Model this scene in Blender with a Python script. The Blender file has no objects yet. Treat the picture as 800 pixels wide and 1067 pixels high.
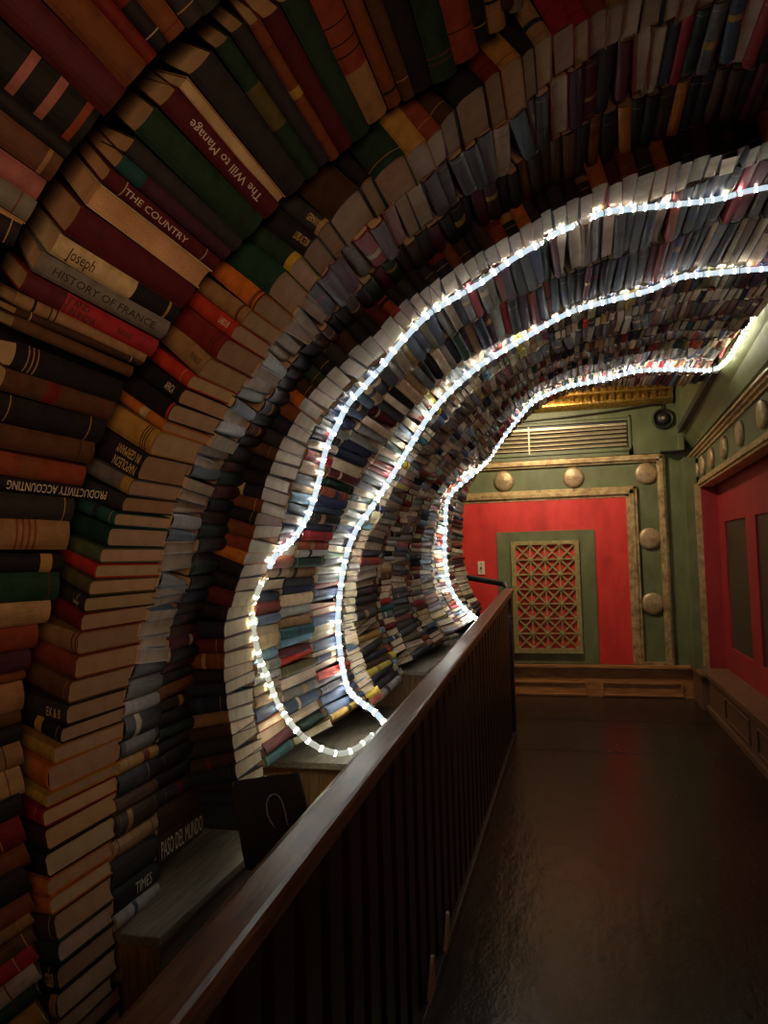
import bpy, bmesh, math, random
from mathutils import Vector, Matrix
random.seed(11)
scene = bpy.context.scene
COL = scene.collection
EYE = 1.6

# ---------------------------------------------------------------- camera
F = 770.0; CX, CY = 400.0, 533.5
YAW = math.radians(14.2); PITCH = math.radians(3.72); ROLL = math.radians(1.45)
def cam_axes():
    cy, sy = math.cos(YAW), math.sin(YAW); cp, sp = math.cos(PITCH), math.sin(PITCH)
    f = Vector((-sy*cp, cy*cp, sp)); r = Vector((cy, sy, 0.0)); u = r.cross(f)
    c, s = math.cos(ROLL), math.sin(ROLL)
    return c*r - s*u, s*r + c*u, f
CR, CU, CF = cam_axes()
def slope(x, y):
    """direction through a point of the photograph, as (X/Y, Z/Y) of the corridor"""
    d = CR*((x-CX)/F) + CU*(-(y-CY)/F) + CF
    return d.x/d.y, d.z/d.y
def project(p):
    q = p - Vector((0, 0, EYE)); z = q.dot(CF)
    return CX + F*q.dot(CR)/z, CY - F*q.dot(CU)/z, z
cam = bpy.data.cameras.new('camera'); cam_o = bpy.data.objects.new('camera', cam); COL.objects.link(cam_o)
cam.sensor_fit = 'HORIZONTAL'; cam.sensor_width = 36.0; cam.lens = 36.0*F/800.0
m = Matrix((CR, CU, -CF)).transposed().to_4x4(); m.translation = Vector((0, 0, EYE)); cam_o.matrix_world = m
cam.clip_start = 0.02
scene.camera = cam_o

# ---------------------------------------------------------------- materials
def new_mat(name):
    mt = bpy.data.materials.new(name); mt.use_nodes = True
    nt = mt.node_tree; return mt, nt, nt.nodes['Principled BSDF']
def N(nt, t, **kw):
    n = nt.nodes.new(t)
    for k, v in kw.items(): setattr(n, k, v)
    return n
def noise(nt, scale, detail=3, rough=.55, coord='Object', stretch=(1, 1, 1)):
    tc = N(nt, 'ShaderNodeTexCoord'); mp = N(nt, 'ShaderNodeMapping'); mp.inputs['Scale'].default_value = stretch
    nt.links.new(tc.outputs[coord], mp.inputs['Vector'])
    n = N(nt, 'ShaderNodeTexNoise'); n.inputs['Scale'].default_value = scale; n.inputs['Detail'].default_value = detail
    n.inputs['Roughness'].default_value = rough
    nt.links.new(mp.outputs['Vector'], n.inputs['Vector']); return n
def ramp(nt, src, stops):
    r = N(nt, 'ShaderNodeValToRGB'); el = r.color_ramp.elements
    while len(el) < len(stops): el.new(.5)
    for e, (p, c) in zip(el, stops): e.position = p; e.color = (*c, 1)
    nt.links.new(src, r.inputs['Fac']); return r
def bump(nt, src, strength, dist, bs):
    b = N(nt, 'ShaderNodeBump'); b.inputs['Strength'].default_value = strength; b.inputs['Distance'].default_value = dist
    nt.links.new(src, b.inputs['Height']); nt.links.new(b.outputs['Normal'], bs.inputs['Normal']); return b
def mottled(name, stops, scale, rough, bstr=.2, bdist=.002, stretch=(1, 1, 1), metal=0.0, detail=4, spec=.5, coord='Object'):
    mt, nt, bs = new_mat(name)
    n = noise(nt, scale, detail, .6, coord, stretch)
    r = ramp(nt, n.outputs['Fac'], stops)
    nt.links.new(r.outputs['Color'], bs.inputs['Base Color'])
    bs.inputs['Roughness'].default_value = rough; bs.inputs['Metallic'].default_value = metal
    bs.inputs['Specular IOR Level'].default_value = spec
    if bstr: bump(nt, n.outputs['Fac'], bstr, bdist, bs)
    return mt

def cloth_mat():
    mt, nt, bs = new_mat('book_cloth')
    at = N(nt, 'ShaderNodeAttribute', attribute_name='Col')
    n1 = noise(nt, 23, 5, .65); n2 = noise(nt, 420, 2, .6)
    r = ramp(nt, n1.outputs['Fac'], [(.3, (.62, .62, .62)), (.55, (1, 1, 1)), (.75, (1.25, 1.22, 1.15))])
    mx = N(nt, 'ShaderNodeMix', data_type='RGBA', blend_type='MULTIPLY'); mx.inputs['Factor'].default_value = 1
    nt.links.new(at.outputs['Color'], mx.inputs['A']); nt.links.new(r.outputs['Color'], mx.inputs['B'])
    nt.links.new(mx.outputs['Result'], bs.inputs['Base Color'])
    rr = N(nt, 'ShaderNodeMapRange'); rr.inputs['To Min'].default_value = .5; rr.inputs['To Max'].default_value = .8; bs.inputs['Specular IOR Level'].default_value = .22
    nt.links.new(n1.outputs['Fac'], rr.inputs['Value']); nt.links.new(rr.outputs['Result'], bs.inputs['Roughness'])
    bump(nt, n2.outputs['Fac'], .25, .0008, bs); return mt
def page_mat():
    mt, nt, bs = new_mat('book_pages')
    at = N(nt, 'ShaderNodeAttribute', attribute_name='Col')
    n = noise(nt, 1.0, 3, .7, 'UV', (170, 3.5, 1)); n2 = noise(nt, 9, 4)
    r = ramp(nt, n.outputs['Fac'], [(.32, (.50, .46, .42)), (.5, (.9, .88, .86)), (.68, (1.08, 1.06, 1.02))])
    r2 = ramp(nt, n2.outputs['Fac'], [(.3, (.68, .62, .54)), (.6, (1, 1, 1))])
    m1 = N(nt, 'ShaderNodeMix', data_type='RGBA', blend_type='MULTIPLY'); m1.inputs['Factor'].default_value = 1
    m2 = N(nt, 'ShaderNodeMix', data_type='RGBA', blend_type='MULTIPLY'); m2.inputs['Factor'].default_value = 1
    nt.links.new(at.outputs['Color'], m1.inputs['A']); nt.links.new(r.outputs['Color'], m1.inputs['B'])
    nt.links.new(m1.outputs['Result'], m2.inputs['A']); nt.links.new(r2.outputs['Color'], m2.inputs['B'])
    nt.links.new(m2.outputs['Result'], bs.inputs['Base Color']); bs.inputs['Roughness'].default_value = .85
    bs.inputs['Specular IOR Level'].default_value = .2
    bump(nt, n.outputs['Fac'], .5, .0015, bs); return mt
M = {}
M['cloth'] = cloth_mat(); M['pages'] = page_mat()
M['title_gold'] = mottled('title_gilt', [(.3, (.55, .38, .15)), (.7, (.8, .6, .28))], 60, .4, 0)
M['title_dark'] = mottled('title_ink', [(.3, (.02, .015, .012)), (.7, (.04, .03, .02))], 60, .6, 0)
M['title_pale'] = mottled('title_pale_ink', [(.3, (.6, .55, .45)), (.7, (.8, .75, .62))], 60, .6, 0)
M['dark'] = mottled('black_backing', [(.3, (.006, .005, .004)), (.7, (.012, .010, .008))], 5, .9, 0)
M['rail'] = mottled('varnished_rail_wood', [(.25, (.04, .016, .008)), (.5, (.12, .05, .024)), (.75, (.22, .11, .055))], 7, .33, .6, .002, (9, .7, 9), spec=.6)
M['baluster'] = mottled('dark_baluster_wood', [(.3, (.007, .003, .002)), (.7, (.022, .008, .004))], 9, .35, .2, .002, (6, 6, .6))
M['bench'] = mottled('weathered_bench_wood', [(.25, (.09, .08, .06)), (.5, (.2, .17, .12)), (.75, (.3, .26, .19))], 6, .55, .5, .003, (14, 1, 14))
M['crate'] = mottled('brown_crate_wood', [(.25, (.12, .055, .02)), (.5, (.30, .17, .07)), (.75, (.42, .27, .12))], 6, .5, .5, .003, (14, 14, 1.2))
M['base'] = mottled('lit_stained_baseboard_wood', [(.25, (.15, .055, .018)), (.5, (.34, .14, .045)), (.8, (.5, .24, .08))], 5, .38, .35, .002, (1.0, 9, 12))  # lighter than the side boards: light on the far wall put into the tone
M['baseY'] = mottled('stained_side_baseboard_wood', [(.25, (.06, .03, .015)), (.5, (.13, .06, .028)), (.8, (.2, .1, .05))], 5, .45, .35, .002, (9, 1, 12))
M['green'] = mottled('olive_green_paint', [(.3, (.085, .098, .040)), (.6, (.125, .14, .058)), (.85, (.17, .18, .08))], 3.5, .5, .25, .002, (2, 2, 1))
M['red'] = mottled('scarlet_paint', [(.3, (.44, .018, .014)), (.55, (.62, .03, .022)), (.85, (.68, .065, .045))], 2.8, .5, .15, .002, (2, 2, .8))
M['red_shaded'] = mottled('shaded_red_paint', [(.3, (.22, .010, .012)), (.7, (.31, .018, .02))], 2.8, .55, .15, .002)  # darker copy of the red, the side recess's shade put into the colour
M['gold'] = mottled('worn_gold_paint', [(.3, (.18, .11, .05)), (.5, (.42, .29, .13)), (.75, (.62, .46, .22))], 14, .42, .5, .002, metal=.35)
M['bronze'] = mottled('bronze_medallion_paint', [(.3, (.26, .17, .09)), (.7, (.5, .36, .2))], 28, .42, .5, .002, metal=.4)
M['grille'] = mottled('gilt_grille', [(.3, (.22, .17, .06)), (.7, (.38, .30, .12))], 25, .45, .3, .001, metal=.2)
M['tin'] = mottled('gilded_tin', [(.3, (.30, .17, .03)), (.7, (.75, .5, .14))], 34, .3, .8, .006, metal=.85)
M['vent'] = mottled('tarnished_vent_metal', [(.3, (.28, .22, .13)), (.7, (.5, .42, .27))], 12, .4, .3, .001, (1, 1, 6), metal=.4)
M['olivedark'] = mottled('dark_olive_panel', [(.3, (.028, .026, .012)), (.7, (.045, .042, .02))], 4, .45, .1, .001)
M['black'] = mottled('black_paint', [(.3, (.010, .010, .010)), (.7, (.025, .024, .022))], 14, .45, .2, .001)
M['chalkboard'] = mottled('black_card', [(.3, (.022, .022, .024)), (.6, (.033, .033, .036)), (.85, (.06, .06, .065))], 9, .6, .1, .001)
M['chalk'] = mottled('chalk_line', [(.35, (.25, .25, .24)), (.6, (.6, .6, .58))], 90, .9, .2, .001)
M['cream'] = mottled('cream_switch_plate', [(.3, (.6, .5, .33)), (.7, (.8, .7, .5))], 30, .45, .1, .001)
M['ceil'] = mottled('dark_ceiling_paint', [(.3, (.03, .026, .018)), (.7, (.05, .042, .03))], 4, .8, .1, .001)
M['tan_patch'] = mottled('pale_tan_patch', [(.3, (.34, .19, .08)), (.7, (.5, .3, .14))], 30, .6, .1, .001)

def floor_mat():
    mt, nt, bs = new_mat('worn_dark_floor')
    n1 = noise(nt, 1.3, 5, .6); n2 = noise(nt, 11, 5, .65, 'Object', (1, .45, 1)); n3 = noise(nt, 70, 3)
    r = ramp(nt, n1.outputs['Fac'], [(.3, (.011, .006, .004)), (.6, (.022, .012, .008)), (.8, (.036, .021, .013))])
    nt.links.new(r.outputs['Color'], bs.inputs['Base Color'])
    rr = N(nt, 'ShaderNodeMapRange'); rr.inputs['To Min'].default_value = .18; rr.inputs['To Max'].default_value = .32; bs.inputs['Specular IOR Level'].default_value = .34
    nt.links.new(n2.outputs['Fac'], rr.inputs['Value']); nt.links.new(rr.outputs['Result'], bs.inputs['Roughness'])
    ad = N(nt, 'ShaderNodeMath', operation='ADD'); ml = N(nt, 'ShaderNodeMath', operation='MULTIPLY'); ml.inputs[1].default_value = .03
    nt.links.new(n3.outputs['Fac'], ml.inputs[0]); nt.links.new(n2.outputs['Fac'], ad.inputs[0]); nt.links.new(ml.outputs[0], ad.inputs[1])
    bump(nt, ad.outputs[0], .5, .012, bs); return mt
M['floor'] = floor_mat()
def led_mat(name, col, base, peak, dot):
    """rope light: clear sleeve glowing along its length, stronger at each diode"""
    mt, nt, bs = new_mat(name)
    tc = N(nt, 'ShaderNodeTexCoord'); sp = N(nt, 'ShaderNodeSeparateXYZ'); nt.links.new(tc.outputs['UV'], sp.inputs[0])
    fr = N(nt, 'ShaderNodeMath', operation='FRACT'); nt.links.new(sp.outputs[0], fr.inputs[0])
    sb = N(nt, 'ShaderNodeMath', operation='SUBTRACT'); sb.inputs[1].default_value = .5; nt.links.new(fr.outputs[0], sb.inputs[0])
    ab = N(nt, 'ShaderNodeMath', operation='ABSOLUTE'); nt.links.new(sb.outputs[0], ab.inputs[0])
    mr = N(nt, 'ShaderNodeMapRange'); mr.inputs['From Min'].default_value = .05; mr.inputs['From Max'].default_value = .09
    mr.inputs['To Min'].default_value = peak; mr.inputs['To Max'].default_value = base
    nt.links.new(ab.outputs[0], mr.inputs['Value']); nt.links.new(mr.outputs['Result'], bs.inputs['Emission Strength'])
    cm = N(nt, 'ShaderNodeMix', data_type='RGBA'); nt.links.new(mr.outputs['Result'], cm.inputs['Factor'])
    cm.inputs['A'].default_value = (*col, 1); cm.inputs['B'].default_value = (*dot, 1); nt.links.new(cm.outputs['Result'], bs.inputs['Emission Color'])
    f2 = N(nt, 'ShaderNodeMapRange'); f2.inputs['From Min'].default_value = .05; f2.inputs['From Max'].default_value = .09; f2.inputs['To Min'].default_value = 1; f2.inputs['To Max'].default_value = 0
    nt.links.new(ab.outputs[0], f2.inputs['Value']); nt.links.new(f2.outputs['Result'], cm.inputs['Factor'])
    bs.inputs['Base Color'].default_value = (.5, .52, .5, 1)
    return mt

# ---------------------------------------------------------------- mesh helpers
def link(name, me, mat=None, parent=None):
    o = bpy.data.objects.new(name, me); COL.objects.link(o)
    if mat is not None:
        me.materials.clear()
        for k in (mat if isinstance(mat, (list, tuple)) else [mat]): me.materials.append(k)
    if parent is not None: o.parent = parent
    return o
def tag(o, label, cat, group=None, kind=None):
    if label: o['label'] = label
    if cat: o['category'] = cat
    if group: o['group'] = group
    if kind: o['kind'] = kind
    return o
def empty(name, loc, label, cat, group=None):
    o = bpy.data.objects.new(name, None); COL.objects.link(o); o.location = loc; o.empty_display_size = .05
    return tag(o, label, cat, group)
class MB:
    def __init__(s): s.v = []; s.f = []
    def quad_box(s, c):            # 8 corners: bottom 4 (ccw), top 4
        b = len(s.v); s.v += [tuple(p) for p in c]
        for q in ((0, 3, 2, 1), (4, 5, 6, 7), (0, 1, 5, 4), (1, 2, 6, 5), (2, 3, 7, 6), (3, 0, 4, 7)): s.f.append(tuple(b+i for i in q))
        return s
    def box(s, x0, x1, y0, y1, z0, z1):
        x0, x1 = sorted((x0, x1)); y0, y1 = sorted((y0, y1)); z0, z1 = sorted((z0, z1))
        return s.quad_box([(x0, y0, z0), (x1, y0, z0), (x1, y1, z0), (x0, y1, z0), (x0, y0, z1), (x1, y0, z1), (x1, y1, z1), (x0, y1, z1)])
    def bar(s, a, b, w, h, up=(0, 0, 1)):
        a = Vector(a); b = Vector(b); d = (b-a).normalized(); sd = d.cross(Vector(up)).normalized()*w/2; u = sd.cross(d).normalized()*h/2
        return s.quad_box([a-sd-u, a+sd-u, b+sd-u, b-sd-u, a-sd+u, a+sd+u, b+sd+u, b-sd+u])
    def sweep(s, path, prof, closed=True, cap=True, up=Vector((0, 0, 1))):
        """prof: list of (side, up) offsets swept along path"""
        path = [Vector(p) for p in path]; n = len(prof); b = len(s.v)
        for i, p in enumerate(path):
            d = (path[min(i+1, len(path)-1)] - path[max(i-1, 0)]).normalized()
            sd = d.cross(up).normalized(); u = sd.cross(d)
            for (a, c) in prof: s.v.append(tuple(p + sd*a + u*c))
        for i in range(len(path)-1):
            for j in range(n):
                k = (j+1) % n
                s.f.append((b+i*n+j, b+i*n+k, b+(i+1)*n+k, b+(i+1)*n+j))
        if cap: s.f.append(tuple(b+j for j in reversed(range(n)))); e = b+(len(path)-1)*n; s.f.append(tuple(e+j for j in range(n)))
        return s
    def tube(s, path, r, n=8):
        return s.sweep(path, [(r*math.cos(2*math.pi*j/n), r*math.sin(2*math.pi*j/n)) for j in range(n)])
    def disc(s, c, ax, prof, n=28, sc=(1, 1)):
        """lathe: prof = [(radius, height)] about axis ax through c"""
        c = Vector(c); ax = Vector(ax).normalized(); a = ax.orthogonal().normalized(); d = ax.cross(a); b = len(s.v)
        for (r, h) in prof:
            for j in range(n):
                t = 2*math.pi*j/n; s.v.append(tuple(c + a*r*math.cos(t)*sc[0] + d*r*math.sin(t)*sc[1] + ax*h))
        for i in range(len(prof)-1):
            for j in range(n):
                k = (j+1) % n; s.f.append((b+i*n+j, b+i*n+k, b+(i+1)*n+k, b+(i+1)*n+j))
        s.f.append(tuple(b+j for j in reversed(range(n)))); e = b+(len(prof)-1)*n; s.f.append(tuple(e+j for j in range(n)))
        return s
    def mesh(s, name, smooth=False, bevel=0, base=None):
        me = bpy.data.meshes.new(name); off = Vector(base) if base is not None else Vector((0, 0, 0))
        me.from_pydata([tuple(Vector(v)-off) for v in s.v], [], s.f)
        bm = bmesh.new(); bm.from_mesh(me); bmesh.ops.recalc_face_normals(bm, faces=bm.faces)
        if bevel: bmesh.ops.bevel(bm, geom=[e for e in bm.edges if len(e.link_faces) == 2 and e.calc_face_angle(0) > .6], offset=bevel, segments=2, affect='EDGES', profile=.7, clamp_overlap=True)
        bm.to_mesh(me); bm.free()
        if smooth:
            for p in me.polygons: p.use_smooth = True
        me.update(); return me
    def obj(s, name, mat, parent=None, smooth=False, bevel=0, base=None):
        if base is None and parent is not None: base = parent.location
        return link(name, s.mesh(name, smooth, bevel, base), mat, parent)
def struct(o): o['kind'] = 'structure'; return o
# ================================================================ the room
YW = 8.84            # far wall
XR = 1.36            # right wall face
struct(MB().box(-3.0, 2.2, -1.6, YW+.3, -.12, 0).obj('floor', M['floor']))
fs = MB()
for y in (6.35, 7.55): fs.box(-.55, 1.28, y, y+.006, .0002, .0022)
struct(fs.obj('trim_5', M['black']))
struct(MB().box(-3.0, 2.2, -1.6, YW+.3, 3.62, 3.8).obj('ceiling', M['ceil']))
struct(MB().box(-3.0, 2.2, -1.8, -1.62, 0, 3.62).obj('wall_back', M['ceil']))
struct(MB().box(-3.2, -3.0, -1.8, YW+.3, 0, 3.62).obj('wall_left', M['ceil']))
# far wall: green ground
struct(MB().box(-3.0, 1.62, YW+.03, YW+.3, 0, 3.62).obj('wall_far', M['green']))
# scarlet field
struct(MB().box(-1.75, .615, YW+.005, YW+.03, .36, 2.25).obj('trim_1', M['red']))
# green margin of the grille panel
struct(MB().box(-.865, .252, YW-.015, YW+.006, .36, 1.892).obj('trim_2', M['green']))
# gold mouldings, stepped, around the field and around the frame
def moulding(inner_x, outer_x, inner_z, outer_z, x_left, deep):
    mb = MB(); w = outer_x-inner_x
    for (f0, f1, d) in ((0, .32, deep*.55), (.28, .72, deep), (.68, 1, deep*.7)):
        mb.box(x_left, inner_x+w*f1, YW+.03, YW+.03-d, inner_z+(outer_z-inner_z)*f0, inner_z+(outer_z-inner_z)*f1)
        mb.box(inner_x+w*f0, inner_x+w*f1, YW+.03, YW+.03-d, .36, inner_z+(outer_z-inner_z)*f1)
    return mb
struct(moulding(.615, .735, 2.25, 2.37, -1.75, .06).obj('trim_3', M['gold'], bevel=.004))
struct(moulding(.965, 1.05, 2.64, 2.725, -1.75, .07).obj('trim_4', M['gold'], bevel=.004))
struct(MB().box(.735, .965, YW+.03, YW-.02, .352, .385).obj('trim_6', M['gold'], bevel=.004))
# fascia above with vent frame
fb = MB(); fb.box(-1.9, .72, YW+.03, YW-.03, 2.728, 2.82); fb.box(-1.9, 1.2, YW+.03, YW-.03, 3.13, 3.62); fb.box(.67, 1.2, YW+.03, YW-.03, 2.728, 3.13)
struct(fb.obj('wall_fascia', M['green']))
fr = MB(); fr.box(-1.9, .70, YW-.03, YW-.05, 2.775, 2.80); fr.box(.675, .70, YW-.03, YW-.05, 2.775, 3.185); fr.box(-1.9, .70, YW-.03, YW-.05, 3.16, 3.185)
struct(fr.obj('trim_7', M['green'], bevel=.003))
struct(MB().box(1.19, 1.24, YW-.19, YW+.03, 2.73, 3.62).obj('trim_8', M['green'], bevel=.003))
struct(MB().box(1.0, 1.24, YW-.14, YW+.0, 2.722, 2.735).obj('trim_9', M['black']))

for i, (x, z, lb) in enumerate(((-.755, 2.505, 'gold painted round medallion on the green frame, nearest the books'),
                ((.043), 2.509, 'gold painted round medallion on the green frame, midway above the lattice grille'),
                (.847, 2.511, 'gold painted round medallion at the upper corner of the green frame'),
                (.854, 1.768, 'gold painted round medallion halfway up the green upright of the frame'),
                (.851, 1.035, 'gold painted round medallion lowest on the green upright of the frame'))):
    o = MB().disc((x, YW+.03, z), (0, -1, 0), [(.118, 0), (.122, .012), (.116, .03), (.085, .036), (.04, .042), (.012, .046)]).obj('medallion', M['bronze'], smooth=True, base=(x, YW+.03, z))
    o.location = (x, YW+.03, z); tag(o, lb, 'medallion', 'round medallions on the far wall')

# vent
v = empty('air_vent', (0, YW-.03, 2.82), 'long tarnished metal air vent with horizontal slats high on the green far wall', 'vent')
MB().box(-1.9, .66, YW+.028, YW+.005, 2.822, 3.128).obj('backing', M['black'], v)
for k in range(5):
    z = 2.835+k*.050
    MB().quad_box([(-1.9, YW-.045, z), (.655, YW-.045, z), (.655, YW-.0, z+.034), (-1.9, YW-.0, z+.034), (-1.9, YW-.045, z+.006), (.655, YW-.045, z+.006), (.655, YW-.0, z+.040), (-1.9, YW-.0, z+.040)]).obj('slat', M['vent'], v)
MB().box(-1.9, .655, YW-.05, YW-.01, 3.07, 3.095).obj('rail', M['vent'], v)
for x in (-.45,): MB().box(x, x+.014, YW-.06, YW-.045, 2.79, 3.115).obj('bracket', M['vent'], v)

# round wall speaker
s = empty('wall_lamp', (1.05, YW-.03, 3.112), 'small black round fitting with a pale centre high on the green wall by the corner', 'fixture')
MB().disc((1.05, YW-.03, 3.112), (0, -1, 0), [(.118, 0), (.118, .03), (.1, .05), (.098, .036)]).obj('housing', M['black'], s, smooth=True)
MB().disc((1.05, YW-.06, 3.112), (0, -1, 0), [(.07, 0), (.062, .03), (.03, .045)]).obj('ring', M['black'], s, smooth=True)
o = MB().disc((1.05, YW-.1, 3.112), (0, -1, 0), [(.024, 0), (.02, .012), (.008, .016)], 16).obj('centre_cap', M['vent'], s, smooth=True); o['label'] = 'pale metal centre cap'
cb = MB().tube([(-1.2, YW-.07, 3.17), (-.6, YW-.07, 3.18), (0, YW-.07, 3.205), (.5, YW-.07, 3.235), (.9, YW-.07, 3.275), (1.04, YW-.07, 3.27), (1.05, YW-.06, 3.23)], .010, 8).obj('cable', M['black'], smooth=True)
tag(cb, 'black cable drooping along the wall above the air vent', 'cable')

# gilded tin cornice under the ceiling
tc = MB()
prof = [(3.16, .02), (3.21, .10), (3.23, .10), (3.245, .07), (3.29, .10), (3.31, .16), (3.33, .16), (3.35, .13), (3.40, .16), (3.44, .24), (3.50, .24)]
prof = [(z+.12, d) for z, d in prof]
nb = 64
for i in range(nb):
    x0 = -1.7+i*(2.86/nb); x1 = x0+2.86/nb; k = 1.12 if i % 2 else .62
    b = len(tc.v)
    for x in (x0, x1):
        for j, (z, d) in enumerate(prof): tc.v.append((x, YW-.03-d*(k if j in (3, 4, 7, 8) else 1), z))
        tc.v.append((x, YW+.02, prof[-1][0])); tc.v.append((x, YW+.02, prof[0][0]))
    n = len(prof)+2
    for j in range(n): tc.f.append((b+j, b+(j+1) % n, b+n+(j+1) % n, b+n+j))
    tc.f.append(tuple(b+j for j in range(n))); tc.f.append(tuple(b+n+j for j in reversed(range(n))))
struct(tc.obj('trim_10', M['tin']))
# gilded pressed tin soffit in front of the cornice, stepped coffers
ts = MB(); ts.box(-1.7, 1.16, 7.5, 8.5, 3.585, 3.61)
for i in range(18):
    for j in range(6):
        x = -1.68+i*.158; y = 7.54+j*.18; ts.box(x, x+.12, y, y+.14, 3.57, 3.585); ts.box(x+.03, x+.09, y+.03, y+.11, 3.557, 3.57)
struct(ts.obj('trim_11', M['tin'], bevel=.004))

# lattice grille
g = empty('lattice_grille', (-.315, YW-.015, .464), 'gilt lattice grille of crossed diagonals over a red panel on the far wall', 'grille')
gx0, gx1, gz0, gz1 = -.70, .075, .48, 1.775
struct_back = MB().box(gx0+.03, gx1-.03, YW-.014, YW-.022, gz0+.05, gz1-.03).obj('backing', M['red'], g); struct_back['label'] = 'red backing board'
mb = MB(); fw = .055
mb.box(gx0, gx0+fw, YW-.015, YW-.06, gz0, gz1); mb.box(gx1-fw, gx1, YW-.015, YW-.06, gz0, gz1); mb.box(gx0+fw, gx1-fw, YW-.015, YW-.06, gz0, gz0+fw); mb.box(gx0+fw, gx1-fw, YW-.015, YW-.06, gz1-fw*.8, gz1)
mb.obj('frame', M['grille'], g, bevel=.003)
mb = MB(); ax0, ax1, az0, az1 = gx0+fw, gx1-fw, gz0+fw, gz1-fw*.8; cw = (ax1-ax0)/4; ch = (az1-az0)/7
for i in range(1, 4): mb.box(ax0+i*cw-.008, ax0+i*cw+.008, YW-.030, YW-.050, az0, az1)
for j in range(1, 7): mb.box(ax0, ax1, YW-.031, YW-.051, az0+j*ch-.008, az0+j*ch+.008)
for i in range(4):
    for j in range(7):
        a = (ax0+i*cw, YW-.042, az0+j*ch); b = (a[0]+cw, a[1], a[2]+ch); mb.bar(a, b, .018, .016, (0, 1, 0)); mb.bar((a[0], a[1]+.003, b[2]), (b[0], a[1]+.003, a[2]), .018, .016, (0, 1, 0))
mb.obj('lattice', M['grille'], g)
mb = MB()
for i in range(0, 5):
    for j in range(0, 8): mb.disc((ax0+i*cw, YW-.05, az0+j*ch), (0, -1, 0), [(.026, 0), (.022, .008), (.006, .010)], 8)
mb.obj('rosette', M['grille'], g)['kind'] = 'stuff'

# switch
s = empty('light_switch', (-1.063, YW+.005, 1.475), 'cream light switch plate on the red wall above the dark guard rail', 'switch')
MB().box(-1.10, -1.02, YW+.004, YW-.008, 1.40, 1.555).obj('plate', M['cream'], s, bevel=.003)
MB().box(-1.07, -1.05, YW-.008, YW-.024, 1.465, 1.49).obj('toggle', M['black'], s, bevel=.002)
for z in (1.43, 1.525): MB().disc((-1.06, YW-.008, z), (0, -1, 0), [(.008, 0), (.006, .003)], 10).obj('screw', M['black'], s)

# far baseboard, panelled
mb = MB()
mb.box(-1.9, 1.28, YW+.03, YW-.045, 0, .30); mb.box(-1.9, 1.30, YW+.03, YW-.10, .325, .352); mb.box(-1.9, 1.29, YW+.03, YW-.07, .30, .325)
for (a, b) in ((-1.7, .10), (.26, 1.12)):
    for (x0, x1, z0, z1) in ((a, b, .145, .165), (a, b, .012, .028), (a, a+.02, .028, .145), (b-.02, b, .028, .145)): mb.box(x0, x1, YW-.045, YW-.066, z0, z1)
mb.box(-1.9, .1, YW-.045, YW-.06, .0, .008)
struct(mb.obj('baseboard_far', M['base'], bevel=.003))

# right wall: upper frieze, sloping with the beam
def zl(z, k, y): return z + k*(YW-y)
struct(MB().box(1.9, 2.2, -1.6, YW+.3, 0, 3.62).obj('wall_right', M['ceil']))
y0, y1 = 1.5, YW+.03
def sloped(mb, xa, xb, ya, yb, za, zb, k):
    mb.quad_box([(xa, ya, zl(za, k, ya)), (xb, ya, zl(za, k, ya)), (xb, yb, zl(za, k, yb)), (xa, yb, zl(za, k, yb)), (xa, ya, zl(zb, k, ya)), (xb, ya, zl(zb, k, ya)), (xb, yb, zl(zb, k, yb)), (xa, yb, zl(zb, k, yb))]); return mb
K1 = .036
struct(sloped(MB(), XR, XR+.55, y0, y1, 2.335, 2.64, .020).obj('wall_frieze', M['green']))
mb = MB()
for (d, a, b) in ((.02, 2.60, 2.635), (.045, 2.63, 2.66), (.07, 2.655, 2.675), (.05, 2.672, 2.70)): sloped(mb, XR-d, XR+.1, y0, y1, a, b, K1)
struct(mb.obj('trim_12', M['gold'], bevel=.002))
mb = MB()
for (d, a, b) in ((.015, 2.335, 2.37), (.03, 2.31, 2.34), (.01, 2.285, 2.315)): sloped(mb, XR-d, XR+.12, y0, y1-.3, a, b, .018)
struct(mb.obj('trim_13', M['gold'], bevel=.002))
for k, y in enumerate((5.0, 5.72, 6.45, 7.1, 7.72, 8.22, 8.6)):
    z = zl(2.478, .028, y)
    o = MB().disc((XR, y, z), (-1, 0, 0), [(.105, 0), (.108, .012), (.10, .03), (.07, .036), (.02, .042)]).obj('medallion', M['bronze'], smooth=True, base=(XR, y, z)); o.location = (XR, y, z)
    where = ['cut off at the edge of the photo', 'nearest of the fully visible ones', 'second nearest of the fully visible ones', 'midway along the frieze', 'third from the corner', 'second from the corner', 'right in the corner by the far wall'][k]
    tag(o, f'dull bronze medallion on the side frieze, {where}', 'medallion', 'round medallions on the side frieze')
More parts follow.
